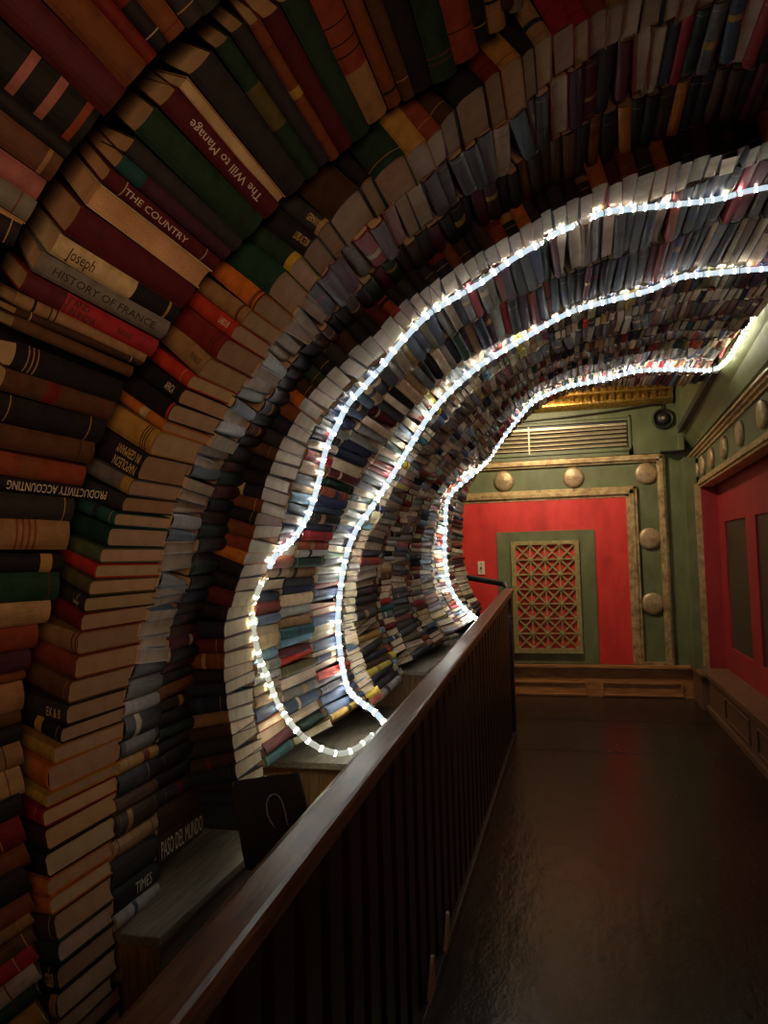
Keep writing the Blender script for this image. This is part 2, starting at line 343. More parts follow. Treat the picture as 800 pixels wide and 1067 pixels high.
# black strip painted in for the shadow gap, and green beam face above it
struct(MB().quad_box([(1.21, y0, zl(2.95, .062, y0)), (1.7, y0, zl(2.95, .062, y0)), (1.7, y1, 2.95), (1.21, y1, 2.95), (1.21, y0, 3.61), (1.7, y0, 3.61), (1.7, y1, 3.61), (1.21, y1, 3.61)]).obj('wall_bulkhead', M['green']))
ya, yb = y0, y1
def P(x, y, z): return (x, y, z)
top = lambda y: 2.905+.066*(YW-y); bot = lambda y: 2.745+.042*(YW-y)
struct(MB().quad_box([(1.335, ya, bot(ya)), (1.6, ya, bot(ya)), (1.6, yb, bot(yb)), (1.335, yb, bot(yb)), (1.205, ya, top(ya)), (1.6, ya, top(ya)), (1.6, yb, top(yb)), (1.205, yb, top(yb))]).obj('wall_beam', M['green']))
struct(MB().quad_box([(1.16, 6.4, top(6.4)-.02), (1.205, 6.4, top(6.4)-.02), (1.205, 8.5, top(8.5)-.03), (1.16, 8.5, top(8.5)-.03), (1.16, 6.4, top(6.4)+.06), (1.205, 6.4, top(6.4)+.06), (1.205, 8.5, top(8.5)+.03), (1.16, 8.5, top(8.5)+.03)]).obj('dark_strip', M['black']))  # black strip filling the dark gap along the beam's upper edge
struct(sloped(MB(), XR+.03, 1.6, y0, y1, 2.69, 2.745, .040).obj('shade_strip', M['black']))  # black strip standing in for the shade under the beam face
# recess: far jamb, back, soffit; posts
struct(MB().box(XR, 1.9, 8.49, YW+.03, .36, 2.34).obj('wall_jamb', M['red_shaded']))
struct(MB().box(1.30, XR+.02, 8.5, 8.53, .36, 2.33).obj('trim_16', M['gold'], bevel=.003))
struct(MB().box(1.21, XR-.005, 8.53, YW+.03, .35, 2.63).obj('wall_corner', M['green']))
struct(MB().box(XR-.035, XR, 8.53, 8.6, .35, 2.62).obj('trim_17', M['gold'], bevel=.003))
rb = MB(); XB = 1.52
wins = []
y = 8.19
while y > 2.2: wins.append((y-.95, y)); y -= 1.30
rb.box(XB, 1.6, y0, YW, .36, .62); rb.box(XB, 1.6, y0, YW, 1.905, 2.42)
prev = YW
for (a, b) in wins: rb.box(XB, 1.6, b, prev, .62, 1.905); prev = a
rb.box(XB, 1.6, y0, prev, .62, 1.905)
struct(rb.obj('wall_recess', M['red_shaded']))
for n, (a, b) in enumerate(wins[:3]):
    struct(MB().box(XB+.02, XB+.06, a-.02, b+.02, .60, 1.925).obj(f'window_{n+1}', M['olivedark']))
# right baseboard
mb = MB(); mb.box(1.285, XR+.25, y0, 8.45, 0, .33); mb.box(1.26, XB, y0, 8.45, .33, .378); mb.box(1.255, 1.285, y0, 8.45, .0, .05)
for yy in (7.3, 6.1, 4.9): mb.box(1.27, 1.285, yy-.95, yy, .09, .105); mb.box(1.27, 1.285, yy-.95, yy, .27, .285); mb.box(1.27, 1.285, yy-.95, yy-.93, .105, .27); mb.box(1.27, 1.285, yy-.02, yy, .105, .27)
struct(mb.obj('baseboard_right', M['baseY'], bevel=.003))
mb = MB(); mb.box(1.22, 1.55, 8.15, YW-.1, 0, .33); mb.box(1.20, 1.56, 8.12, YW-.1, .33, .36)
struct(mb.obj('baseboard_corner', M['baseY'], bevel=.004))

# ================================================================ balustrade
def rz(y): return 1.0 + .0545*(y-1.1)
rl = empty('balustrade', (-.58, 1.0, 0), 'long dark wooden balustrade with a broad varnished handrail between floor and books', 'railing')
prof = [(-.05, -.028), (-.052, -.006), (-.044, .010), (-.03, .016), (.034, .016), (.044, .013), (.047, .004), (.045, -.028), (.034, -.032), (.033, -.046), (-.036, -.046), (-.038, -.032)]
path = [(-.58, y, rz(y)-.016) for y in [.15+i*.335 for i in range(20)]+[6.86]]
MB().sweep(path, prof).obj('handrail', M['rail'], rl, bevel=0)
y = .2
while y < 6.6:
    MB().box(-.60, -.565, y, y+.10, .06, rz(y)-.068).obj('baluster', M['baluster'], rl, bevel=.003); y += .16
MB().box(-.615, -.55, 6.72, 6.85, 0, rz(6.75)-.07).obj('newel_post', M['baluster'], rl, bevel=.004)
mb = MB(); mb.box(-.61, -.545, .15, 6.72, 0, .06); mb.obj('bottom_rail', M['baluster'], rl, bevel=.004)
mb = MB(); mb.bar((-.582, .15, rz(.15)-.115), (-.582, 6.72, rz(6.72)-.115), .012, .09); mb.obj('top_rail', M['baluster'], rl)
for (y, z) in ((2.62, .05), (2.96, .05)):  # small pale tan patches set at the foot of the balusters
    MB().quad_box([(-.555, y, z), (-.543, y, z), (-.543, y+.11, z), (-.555, y+.11, z), (-.555, y+.085, z+.12), (-.543, y+.085, z+.12), (-.543, y+.105, z+.12), (-.555, y+.105, z+.12)]).obj('wedge', M['tan_patch'], rl)['label'] = 'pale tan wedge-shaped patch'
gr = MB().tube([(-1.35, 7.25, 1.46), (-.95, 7.2, 1.40), (-.64, 7.1, 1.345), (-.585, 6.87, 1.29)], .028, 12).obj('guard_rail', M['black'], smooth=True)
tag(gr, 'short dark round guard rail running from the end of the handrail into the books', 'railing')

# ================================================================ benches
def bench(x0, x1, ya, yb, z, label, front=M['crate']):
    o = empty('bench', ((x0+x1)/2, ya, 0), label, 'bench', 'wooden benches under the books')
    MB().box(x0, x1, ya, yb, z-.028, z).obj('bench_top', M['bench'], o, bevel=.004)
    MB().box(x0+.03, x1-.03, ya+.035, ya+.06, 0, z-.028).obj('end_panel', front, o, bevel=.003)
    MB().box(x1-.055, x1-.03, ya+.06, yb-.02, 0, z-.028).obj('front_panel', M['bench'], o, bevel=.003)
    MB().box(x0+.03, x1-.03, yb-.045, yb-.02, 0, z-.028).obj('end_panel', front, o, bevel=.003)
bench(-1.45, -1.12, 1.84, 2.62, .60, 'low grey-topped wooden bench nearest the viewer, under slanting black books')
bench(-1.40, -.86, 3.02, 4.22, .75, 'bright-lit brown crate-like bench under the lowest loops of the rope lights')
bench(-1.40, -.84, 4.26, 6.6, .95, 'raised wooden bench farthest along the handrail, near the red wall')
# black card with chalk arc
c0 = empty('chalk_card', (-1.03, 2.36, .60), 'black card with a chalk arc leaning on the bench beside pale books', 'card')
a, b, c, d = Vector((-1.17, 2.38, .855+0)), Vector((-.915, 2.36, .90)), Vector((-.80, 2.30, .56)), Vector((-1.08, 2.30, .60))
b = Vector((-.912, 2.36, .902)); 
nrm = ((b-a).cross(d-a)).normalized()*.004
MB().quad_box([d-nrm, c-nrm, b-nrm, a-nrm, d+nrm, c+nrm, b+nrm, a+nrm]).obj('board', M['chalkboard'], c0)
arc = []
pn = nrm.normalized(); eye = Vector((0, 0, EYE))
for (x, y) in ((286, 862), (281.5, 855), (278.5, 848), (277.5, 838), (279.5, 831.5), (283, 828), (287.5, 827.5), (291, 830.5), (294, 836), (297, 846), (299.5, 860)):
    sx, sz = slope(x, y); d_ = Vector((sx, 1, sz)); arc.append(eye + d_*((a-eye).dot(pn)/d_.dot(pn)) - d_*.006)
MB().tube(arc, .0022, 5).obj('chalk_arc', M['chalk'], c0)['label'] = 'white chalk arc'
# ================================================================ the vault of books
# measured courses of the vault: where each arch of books begins and ends, seen from the corridor
ARC_PX = {
 'a0': [(0,237),(25,200),(37,175),(82,112),(110,95),(136,50),(165,30),(200,0)],
 'a1': [(15,377),(15,342),(15,310),(22,282),(50,265),(75,237),(92,205),(115,182),(132,165),(135,142),(147,130),(167,107),(190,98),(200,70),(225,50),(237,40),(260,22),(282,15)],
 'a2': [(45,1067),(40,950),(28,850),(20,780),(25,699),(49,649),(57,626),(75,549),(95,487),(112,442),(132,392),(150,377),(170,357),(187,320),(220,283),(275,235),(290,217),(300,200),(345,172),(366,147),(387,140),(400,112),(419,108),(475,79),(490,60),(524,26),(545,5)],
 'b1': [(60,1067),(55,1000),(53,850),(59,784),(70,754),(75,709),(80,684),(85,634),(102,601),(107,577),(110,554),(140,507),(157,474),(170,442),(185,417),(203,392),(222,374),(250,344),(262,317),(282,304),(320,265),(340,235),(375,192),(395,180),(422,160),(445,150),(460,135),(472,115),(502,82),(522,75),(555,50),(600,25),(650,0)],
 'b2': [(125,1050),(122,1020),(124,985),(115,950),(117,905),(120,860),(124,810),(130,766),(132,719),(142,694),(150,651),(160,629),(172,589),(177,549),(185,519),(199,492),(207,474),(220,457),(237,437),(245,417),(260,397),(275,377),(292,352),(302,339),(320,312),(332,292),(355,265),(372,247),(397,227),(435,195),(450,180),(475,162),(500,140),(520,135),(540,120),(560,100),(600,67),(625,55),(650,42),(695,32),(732,8)],
 'f0': [(248,812),(245,799),(244,774),(241,759),(236,741),(235,721),(232,697),(234,674),(236,649),(240,634),(247,611),(254,591),(260,571),(270,541),(271,530),(282,492),(287,470),(302,450),(317,420),(340,397),(355,380),(375,360),(390,350),(400,342),(415,322),(432,310),(450,295),(477,280),(492,267),(515,255),(537,242),(560,230),(600,207),(637,192),(675,180),(715,168),(767,160),(785,150),(800,145)],
 'f1': [(277,799),(275,789),(271,771),(267,746),(266,721),(266,697),(266,674),(264,634),(270,612),(281,594),(286,579),(294,556),(297,539),(302,520),(312,490),(325,457),(332,440),(345,430),(360,407),(380,390),(397,375),(412,360),(430,342),(442,327),(460,320),(470,302),(495,292),(510,280),(530,270),(557,255),(570,252),(612,231),(642,226),(667,212),(687,210),(710,197),(732,190),(760,177),(785,170),(800,165)],
 's2': [(396,751),(390,741),(375,731),(362,716),(355,684),(352,646),(355,609),(360,581),(370,554),(385,534),(415,485),(430,460),(445,435),(460,417),(477,399),(497,382),(520,369),(550,350),(575,335),(600,322),(632,315),(675,304),(705,289),(732,286),(770,282),(800,280)],
 's3': [(493,642),(478,628),(468,610),(464,586),(464,550),(465,526),(472,514),(482,504),(496,492),(508,480),(520,460),(532,444),(550,422),(562,415),(585,405),(600,401),(632,395),(662,386),(700,385),(747,385)],
 'e': [(502,630),(492,618),(488,590),(482,554),(482,534),(486,518),(494,498),(515,480),(532,450),(550,435),(560,427),(575,420),(600,408),(637,404),(665,404),(705,403),(725,400),(740,392)]}
def polar(x, y):
    tx, tz = slope(x, y); return math.degrees(math.atan2(tz, tx)) % 360, math.hypot(tx, tz)
RAW = {}
for k, P_ in ARC_PX.items():
    L = []
    for p in P_:
        a, r = polar(*p)
        if not L or a < L[-1][0]-.3: L.append((a, r))
    # light smoothing
    S = [L[0]] + [((L[i][0]), .25*L[i-1][1]+.5*L[i][1]+.25*L[i+1][1]) for i in range(1, len(L)-1)] + [L[-1]]
    RAW[k] = S
REF = {'a0': 'b2', 'a1': 'b2', 'a2': 'b2', 'b1': 'b2', 'b2': 'f0', 'f1': 'f0'}
def T_raw(k, a):
    L = RAW[k]
    hi, lo = L[0], L[-1]
    for end, out in ((hi, a > hi[0]), (lo, a < lo[0])):
        if out:
            if k in REF: return T_raw(REF[k], a)*end[1]/T_raw(REF[k], end[0])
            if a > hi[0]: return end[1]*math.cos(math.radians(end[0]))/math.cos(math.radians(a))
            return end[1]*math.sin(math.radians(end[0]))/math.sin(math.radians(a))
    for (a1, r1), (a2, r2) in zip(L, L[1:]):
        if a2 <= a <= a1: return r2+(r1-r2)*(a-a2)/(a1-a2)
KN = (228, 180, 135, 90, 50)
def knot(v, a):
    a = min(max(a, KN[-1]), KN[0])
    for i in range(4):
        if KN[i+1] <= a <= KN[i]:
            u = (KN[i]-a)/(KN[i]-KN[i+1]); u = u*u*(3-2*u)*.5+u*.5; return v[i]+(v[i+1]-v[i])*u
YT = {'z0': (1.0, 1.0, 1.02, 1.08, 1.15), 'z1': (1.24, 1.24, 1.26, 1.33, 1.40), 'a0': (1.27, 1.28, 1.30, 1.37, 1.45), 'a1': (1.29, 1.31, 1.30, 1.38, 1.45), 'a2': (1.54, 1.55, 1.58, 1.68, 1.75),
      'b1': (1.60, 1.62, 1.66, 1.76, 1.83), 'b2': (1.80, 1.80, 1.84, 1.95, 2.03), 'c1': (2.10, 2.12, 2.16, 2.30, 2.38),
      'd1': (2.38, 2.42, 2.44, 2.66, 2.74), 'f0': (2.36, 2.40, 2.42, 2.63, 2.71), 'f1': (2.70, 2.76, 2.77, 2.99, 3.07),
      's2': (3.55, 3.62, 3.66, 3.90, 4.05), 's3': (6.0, 6.1, 6.2, 6.4, 6.45), 'e': (6.45, 6.55, 6.65, 6.85, 6.95)}
def fr(v): return lambda a: knot(v, a)
MIX = {  # course: (from, to, share of the way at the five angles, outward ripple)
 'c1': ('b2', 'f0', (.36, .36, .45, .45, .45), None), 'd1': ('b2', 'f0', (.72, .72, .74, .84, .84), None),
 'g1': ('f1', 's2', (.32, .30, .40, .52, .55), .03), 'g2': ('f1', 's2', (.70, .70, .78, .93, .96), .0),
 'g3': ('s2', 's3', (.05, .05, .10, .17, .19), .02), 'h1': ('s2', 's3', (.16, .16, .22, .29, .31), -.02), 'h2': ('s2', 's3', (.35, .35, .40, .47, .48), .04),
 'i1': ('s2', 's3', (.49, .49, .53, .60, .61), .0), 'i2': ('s2', 's3', (.63, .63, .66, .69, .70), .05), 'i3': ('s2', 's3', (.76, .76, .77, .79, .80), .0),
 'i4': ('s2', 's3', (.87, .87, .88, .90, .90), .04), 'e1': ('s3', 'e', (.40, .40, .40, .40, .40), .0)}
def TY(k, a):
    """(slope radius, depth) of a course at an angle"""
    if k in MIX:
        k0, k1, f, rip = MIX[k]; u = knot(f, a); t0, t1 = T_raw(k0, a), T_raw(k1, a); t = t0+(t1-t0)*u
        if rip is None: return t, knot(YT[k], a)
        R0, R1 = t0*knot(YT[k0], a), t1*knot(YT[k1], a)
        return t, (R0+(R1-R0)*u+rip)/t
    if k == 'z0': return T_raw('a0', a)*1.36, knot(YT[k], a)
    if k == 'z1': return T_raw('a0', a)*.965, knot(YT[k], a)
    return T_raw(k, a), knot(YT[k], a)
def pt(k, a):
    t, Y = TY(k, a); c, s = math.cos(math.radians(a)), math.sin(math.radians(a)); return Vector((Y*t*c, Y, Y*t*s+EYE))
ORDER = ['a1', 'a2', 'b1', 'b2', 'c1', 'd1', 'f0', 'f1', 'g1', 'g2', 's2', 'g3', 'h1', 'h2', 'i1', 'i2', 'i3', 'i4', 's3', 'e1', 'e']
def surface(x, y, lift=.986):
    """the point of the vault's inner surface seen at (x, y), lifted a little off the books"""
    a, t = polar(x, y); prev = None
    for k in ORDER:
        tk, Yk = TY(k, a)
        if prev and tk <= t <= prev[0]:
            u = (prev[0]-t)/max(1e-6, prev[0]-tk); Y = prev[1]+(Yk-prev[1])*u; break
        prev = (tk, Yk)
    else: Y = prev[1] if t < prev[0] else TY('a1', a)[1]
    c, s = math.cos(math.radians(a)), math.sin(math.radians(a)); Y *= lift
    return Vector((Y*t*c, Y, Y*t*s+EYE))
def bench_z(Y): return 0.0 if Y < 1.84 else (.60 if Y < 2.72 else (.75 if Y < 4.26 else .95))

PAL = {  # cloth colours
 'black': (.016, .015, .017), 'charcoal': (.035, .035, .038), 'dark navy': (.017, .022, .045), 'navy blue': (.025, .035, .085), 'slate blue': (.07, .10, .16),
 'dark green': (.018, .045, .028), 'bottle green': (.012, .05, .032), 'sage green': (.10, .15, .08), 'olive': (.10, .09, .035), 'teal': (.02, .085, .09),
 'maroon': (.095, .016, .022), 'dark red': (.16, .018, .018), 'crimson': (.32, .025, .035), 'scarlet': (.45, .04, .025), 'brick red': (.25, .055, .03),
 'rust brown': (.19, .065, .025), 'chocolate brown': (.055, .028, .016), 'brown': (.11, .055, .028), 'tan': (.33, .2, .10), 'buff': (.42, .29, .15),
 'cream': (.58, .46, .28), 'orange': (.55, .17, .03), 'ochre': (.42, .25, .06), 'mustard yellow': (.5, .34, .05), 'grey': (.17, .165, .155),
 'pale grey': (.36, .36, .34), 'plum': (.07, .025, .05), 'dusty pink': (.36, .14, .13), 'bright yellow': (.75, .62, .08), 'sky blue': (.2, .38, .5), 'off white': (.62, .6, .52)}
GOLD = (.42, .27, .09)
MIXA = ['black']*5+['charcoal']*3+['dark navy']*4+['navy blue']*2+['dark green']*3+['maroon']*4+['dark red']*3+['chocolate brown']*4+['brown']*4+['tan']*3+['buff']*2+['rust brown']*2+['grey']*2+['plum']*2+['olive', 'brick red', 'crimson', 'slate blue']
MIXB = ['slate blue']*4+['dark navy']*4+['navy blue']*3+['grey']*5+['pale grey']*3+['brick red']*3+['crimson']*2+['dark green']*3+['sage green']*2+['black']*3+['buff']*3+['tan']*2+['maroon']*3+['charcoal']*3+['cream', 'ochre', 'olive', 'teal', 'scarlet', 'sky blue', 'bright yellow']
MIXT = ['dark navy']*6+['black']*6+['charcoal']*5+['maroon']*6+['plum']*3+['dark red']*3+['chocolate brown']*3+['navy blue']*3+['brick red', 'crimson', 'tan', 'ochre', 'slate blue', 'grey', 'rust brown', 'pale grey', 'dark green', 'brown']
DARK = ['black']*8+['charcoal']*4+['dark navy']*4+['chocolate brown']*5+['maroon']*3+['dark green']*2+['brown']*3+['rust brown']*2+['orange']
PAGES = [(.60, .47, .33), (.56, .44, .31), (.66, .55, .40), (.50, .38, .26), (.62, .52, .41), (.54, .45, .36)]
PAGEN = [(.70, .52, .31), (.66, .47, .27), (.74, .57, .36), (.62, .45, .28)]
PAGEB = [(.70, .60, .43), (.66, .57, .42), (.74, .66, .50), (.60, .50, .35), (.70, .62, .46)]

def book_geo(T, W, H, col, page, bands, hard=True, bulge=.10):
    """cover (boards and banded spine) and page block; x thickness, y from spine to fore edge, z height. -> [(verts, faces, uvs, cols)]*2"""
    b = .0032 if hard else .0010; ov = .0035 if hard else .0004
    cv, cf, cu, cc = [], [], [], []
    def quad(V, Fc, U, Cc, q, uv, c):
        n = len(V); V += q; Fc.append((n, n+1, n+2, n+3)); U.append(uv); Cc.append(c)
    u0 = ((0, 0), (0, 1), (1, 1), (1, 0))
    def bx(x0, x1, y0, y1, z0, z1):
        p = [(x0, y0, z0), (x1, y0, z0), (x1, y1, z0), (x0, y1, z0), (x0, y0, z1), (x1, y0, z1), (x1, y1, z1), (x0, y1, z1)]
        for q in ((0, 3, 2, 1), (4, 5, 6, 7), (0, 1, 5, 4), (1, 2, 6, 5), (2, 3, 7, 6), (3, 0, 4, 7)): quad(cv, cf, cu, cc, [p[i] for i in q], u0, col)
    h = T/2; y0 = .005
    bx(-h, -h+b, y0, W, 0, H); bx(h-b, h, y0, W, 0, H)
    # spine
    ns = 6 if T > .02 else 4
    prof = []
    for i in range(ns+1):
        x = -1+2*i/ns; prof.append((x*h, y0*(abs(x)**3) - bulge*T*(1-x*x)))
    cuts = sorted({0.0, 1.0} | {z for bnd in bands for z in bnd[:2]})
    for z0, z1 in zip(cuts, cuts[1:]):
        c = col
        for (ba, bb, bc) in bands:
            if ba <= (z0+z1)/2 <= bb: c = bc
        for (xa, ya), (xb, yb) in zip(prof, prof[1:]):
            quad(cv, cf, cu, cc, [(xa, ya, z0*H), (xb, yb, z0*H), (xb, yb, z1*H), (xa, ya, z1*H)], u0, c)
    for zz in (0, H):     # thickness of the spine at head and tail
        for (xa, ya), (xb, yb) in zip(prof, prof[1:]):
            quad(cv, cf, cu, cc, [(xa, ya, zz), (xb, yb, zz), (xb*.95, yb+b, zz), (xa*.95, ya+b, zz)], u0, col)
    pv, pf, pu, pc = [], [], [], []
    x0, x1 = -h+b*1.02, h-b*1.02; ya, yb, za, zb = .003, W-ov, ov, H-ov
    fe = []
    for i in range(5):
        x = i/4; fe.append((x0+(x1-x0)*x, yb-.10*(x1-x0)*(1-(2*x-1)**2)*(1 if hard else 0)))
    for (xa, y1_), (xb, y2_) in zip(fe, fe[1:]):
        ua, ub = (xa-x0), (xb-x0)
        quad(pv, pf, pu, pc, [(xa, y1_, za), (xa, y1_, zb), (xb, y2_, zb), (xb, y2_, za)], ((ua*6, 0), (ua*6, H*6), (ub*6, H*6), (ub*6, 0)), page)
        for zz in (za, zb):
            quad(pv, pf, pu, pc, [(xa, ya, zz), (xa, y1_, zz), (xb, y2_, zz), (xb, ya, zz)], ((ua*6, 0), (ua*6, W*6), (ub*6, W*6), (ub*6, 0)), page)
    return (cv, cf, cu, cc), (pv, pf, pu, pc)
def to_mesh(name, parts, mats):
    """parts: list of (verts, faces, uvs, cols, material index)"""
    V, Fc, U, Cc, Mi = [], [], [], [], []
    for (v, f, u, c, mi) in parts:
        n = len(V); V += [tuple(p) for p in v]; Fc += [tuple(i+n for i in q) for q in f]; U += u; Cc += c; Mi += [mi]*len(f)
    me = bpy.data.meshes.new(name); me.from_pydata(V, [], Fc)
    uv = me.uv_layers.new(name='UVMap'); ca = me.color_attributes.new('Col', 'FLOAT_COLOR', 'CORNER')
    ud = [x for q in U for p in q for x in p]; cd = [x for c in Cc for _ in range(4) for x in (*c, 1.0)]
    uv.data.foreach_set('uv', ud); ca.data.foreach_set('color', cd)
    me.polygons.foreach_set('material_index', Mi)
    for mt in mats: me.materials.append(mt)
    me.update(); return me

SPECS = []
def jitter(c, k=.12): f = 1+random.uniform(-k, k); return tuple(max(0, x*f*(1+random.uniform(-.06, .06))) for x in c)
def add_book(row, k0, k1, aa, ab, kind, cname, depth, tight=1.0, bands=None, title=None, fixed=False, hard=None, page=None, where=''):
    am = (aa+ab)/2; c0, c1 = pt(k0, am), pt(k1, am)
    L = (c1-c0).length; el = (c1-c0)/L
    w0 = (pt(k0, aa)-pt(k0, ab)); w1 = (pt(k1, aa)-pt(k1, ab))
    T = (.5*w0.length+.5*w1.length)
    if w0.length < 1e-6: return
    es = (w0.normalized()+w1.normalized()).normalized(); es = (es-el*es.dot(el)).normalized()
    en = es.cross(el)
    rad = Vector((c0.x, 0, c0.z-EYE))
    if en.dot(rad) < 0: en = -en
    if not fixed or random.random() < .9:
        j = .35 if fixed else 1.0
        tilt = random.gauss(0, .028)*j; es, el = (es*math.cos(tilt)+el*math.sin(tilt)), (el*math.cos(tilt)-es*math.sin(tilt))
        c0 = c0 + en*random.gauss(0, .005)*j + el*random.gauss(0, .006)*j
        if not fixed: L *= random.uniform(.90, 1.04)
    T = T*.975*tight
    if kind == 'S': yd, zd, W, H, o = en, el, depth, L, c0
    elif kind == 'N': yd, zd, W, H, o = el, en, L, depth, c0
    elif kind == 'P': yd, zd, W, H, o = -en, el, depth, L, c0+en*depth
    else: yd, zd, W, H, o = -el, en, L, depth, c0+el*L
    xd = yd.cross(zd)
    # drop books that would sink in the benches or pass the side beam
    zlow = min((o+xd*sx*T/2+yd*sy*W+zd*sz*H).z for sx in (-1, 1) for sy in (0, 1) for sz in (0, 1))
    if zlow < bench_z(c1.y)+.002 and c0.y > 1.84: return
    if zlow < .005: return
    if (c0.x+c1.x)/2 > 1.17: return
    px = []
    for sx in (-1, 1):
        for q in (c0, c0+el*L):
            x, y, z = project(q+xd*sx*T/2)
            px.append((x, y, z))
    if all(p[2] < .2 for p in px): return
    xs = [p[0] for p in px]; ys = [p[1] for p in px]
    if max(xs) < -170 or min(xs) > 950 or max(ys) < -170 or min(ys) > 1200: return
    p0, p1, p2, p3 = px[0], px[1], px[3], px[2]
    area = abs((p2[0]-p0[0])*(p3[1]-p1[1])-(p3[0]-p1[0])*(p2[1]-p0[1]))/2
    cx, cy = sum(xs)/4, sum(ys)/4
    inside = -5 < cx < 805 and -5 < cy < 1072
    # hidden by the handrail side: below the line of the rail on its right
    if cx > 190 and cy > 1067-(cx-125)*1.13: inside = False
    if hard is None: hard = random.random() < .8
    base = PAL[cname]
    if bands is None:
        bands = []
        if random.random() < .55:
            g = random.choice([GOLD, GOLD, (.5, .42, .3), (.02, .02, .02), PAL['dark red']])
            z = random.uniform(.06, .18); bands.append((z, z+.008, g)); bands.append((1-z, 1-z+.008, g))
            if random.random() < .5:
                z = random.uniform(.2, .6); bands.append((z, z+random.uniform(.06, .16), jitter(PAL[random.choice(['dark red', 'black', 'tan', 'navy blue', 'cream', 'ochre'])])))
    SPECS.append(dict(row=row, o=o, x=xd, y=yd, z=zd, T=T, W=W, H=H, col=jitter(base), cname=cname, bands=bands, kind=kind, area=area, inside=inside, cx=cx, cy=cy, am=am,
                      title=title, hard=hard, page=page or jitter(random.choice(PAGEN if row in 'AZ' else PAGES if row in 'BCD' else PAGEB), .1), named=fixed))

def run(row, k0, k1, a_from, a_to, kinds, pal, tmin, tmax, depth, r=None):
    """fill a course with books from one angle to the other"""
    a = a_from
    while a > a_to:
        R = (pt(k0, a)-Vector((0, pt(k0, a).y, EYE))).length
        T = random.triangular(tmin, tmax, tmin+.4*(tmax-tmin)); da = math.degrees(T/R)
        # the arch is not round: correct for slant
        da *= T/max(1e-4, (pt(k0, a)-pt(k0, a-da)).length); da = min(max(da, .2), 9)
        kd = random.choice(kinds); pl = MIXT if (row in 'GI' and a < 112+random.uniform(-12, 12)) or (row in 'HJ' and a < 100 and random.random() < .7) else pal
        add_book(row, k0, k1, a, a-da, kd, random.choice(pl), random.uniform(*depth) if kd != 'N' else depth[1]+.02)
        a -= da
def listed(row, k0, k1, kref, items, kind, depth, after=None):
    """books measured one by one; items: (point of lower edge, point of upper edge, colour, extras)"""
    for it in items:
        (p, q, cname), ex = it[:3], (it[3] if len(it) > 3 else {})
        aa, ab = polar(*p)[0], polar(*q)[0]
        add_book(row, k0, k1, aa, ab, ex.get('kind', kind), cname, depth*ex.get('d', 1), fixed=True, bands=ex.get('bands', None), title=ex.get('title'), hard=ex.get('hard', True), page=ex.get('page'))

def Yv(lst, xf):
    """turn (y_low, y_high, colour, extras) into edge points on a course given as x(y)"""
    out = []
    for it in lst: out.append(((xf(it[0]), it[0]), (xf(it[1]), it[1])) + tuple(it[2:]))
    return out
def x_on(k):
    P_ = ARC_PX[k]
    def f(y):
        for (x1, y1), (x2, y2) in zip(P_, P_[1:]):
            if min(y1, y2) <= y <= max(y1, y2) and y1 != y2: return x1+(x2-x1)*(y-y1)/(y2-y1)
        return P_[0][0]
    return f
G1 = lambda *z: [(a, b, GOLD) for a, b in z]
A_list = Yv([
 (1066, 1037, 'ochre', {}), (1036, 1020, 'bottle green'), (1019, 1000, 'pale grey'), (999, 979, 'crimson', {}), (978, 962, 'brown'), (961, 946, 'tan'), (945, 926, 'rust brown'),
 (925, 897, 'black'), (896, 876, 'rust brown'), (875, 849, 'dark red'), (848, 825, 'black', {'title': ('NOVA', 'title_pale', -1, .35, .8)}), (824, 797, 'buff'),
 (796, 773, 'tan'), (772, 754, 'black'), (753, 739, 'brown'), (738, 709, 'tan'), (708, 699, 'rust brown'),
 (698, 676, 'plum'), (675, 651, 'brick red'), (650, 627, 'buff', {'title': ('J.E. ROBERTI. CHICAGO', 'title_dark', 1, .62, .32), 'bands': []}), (624, 595, 'bottle green'), (594, 576, 'black', {'bands': G1((.80, .90))}),
 (575, 546, 'tan', {'bands': [(.55, .57, PAL['brick red']), (.6, .62, PAL['brick red']), (.65, .67, PAL['brick red']), (.7, .72, PAL['brick red'])]}), (545, 522, 'charcoal'),
 (521, 508, 'black', {'title': ('PRODUCTIVITY ACCOUNTING', 'title_pale', -1, .8, .62), 'bands': []}), (507, 487, 'brick red', {'bands': [(.45, .62, PAL['rust brown'])]}), (486, 465, 'brown'), (464, 441, 'black'), (440, 421, 'brown'),
 (420, 398, 'black', {'bands': [(.1, .11, GOLD), (.14, .15, GOLD), (.18, .19, GOLD)]})], x_on('a2'))
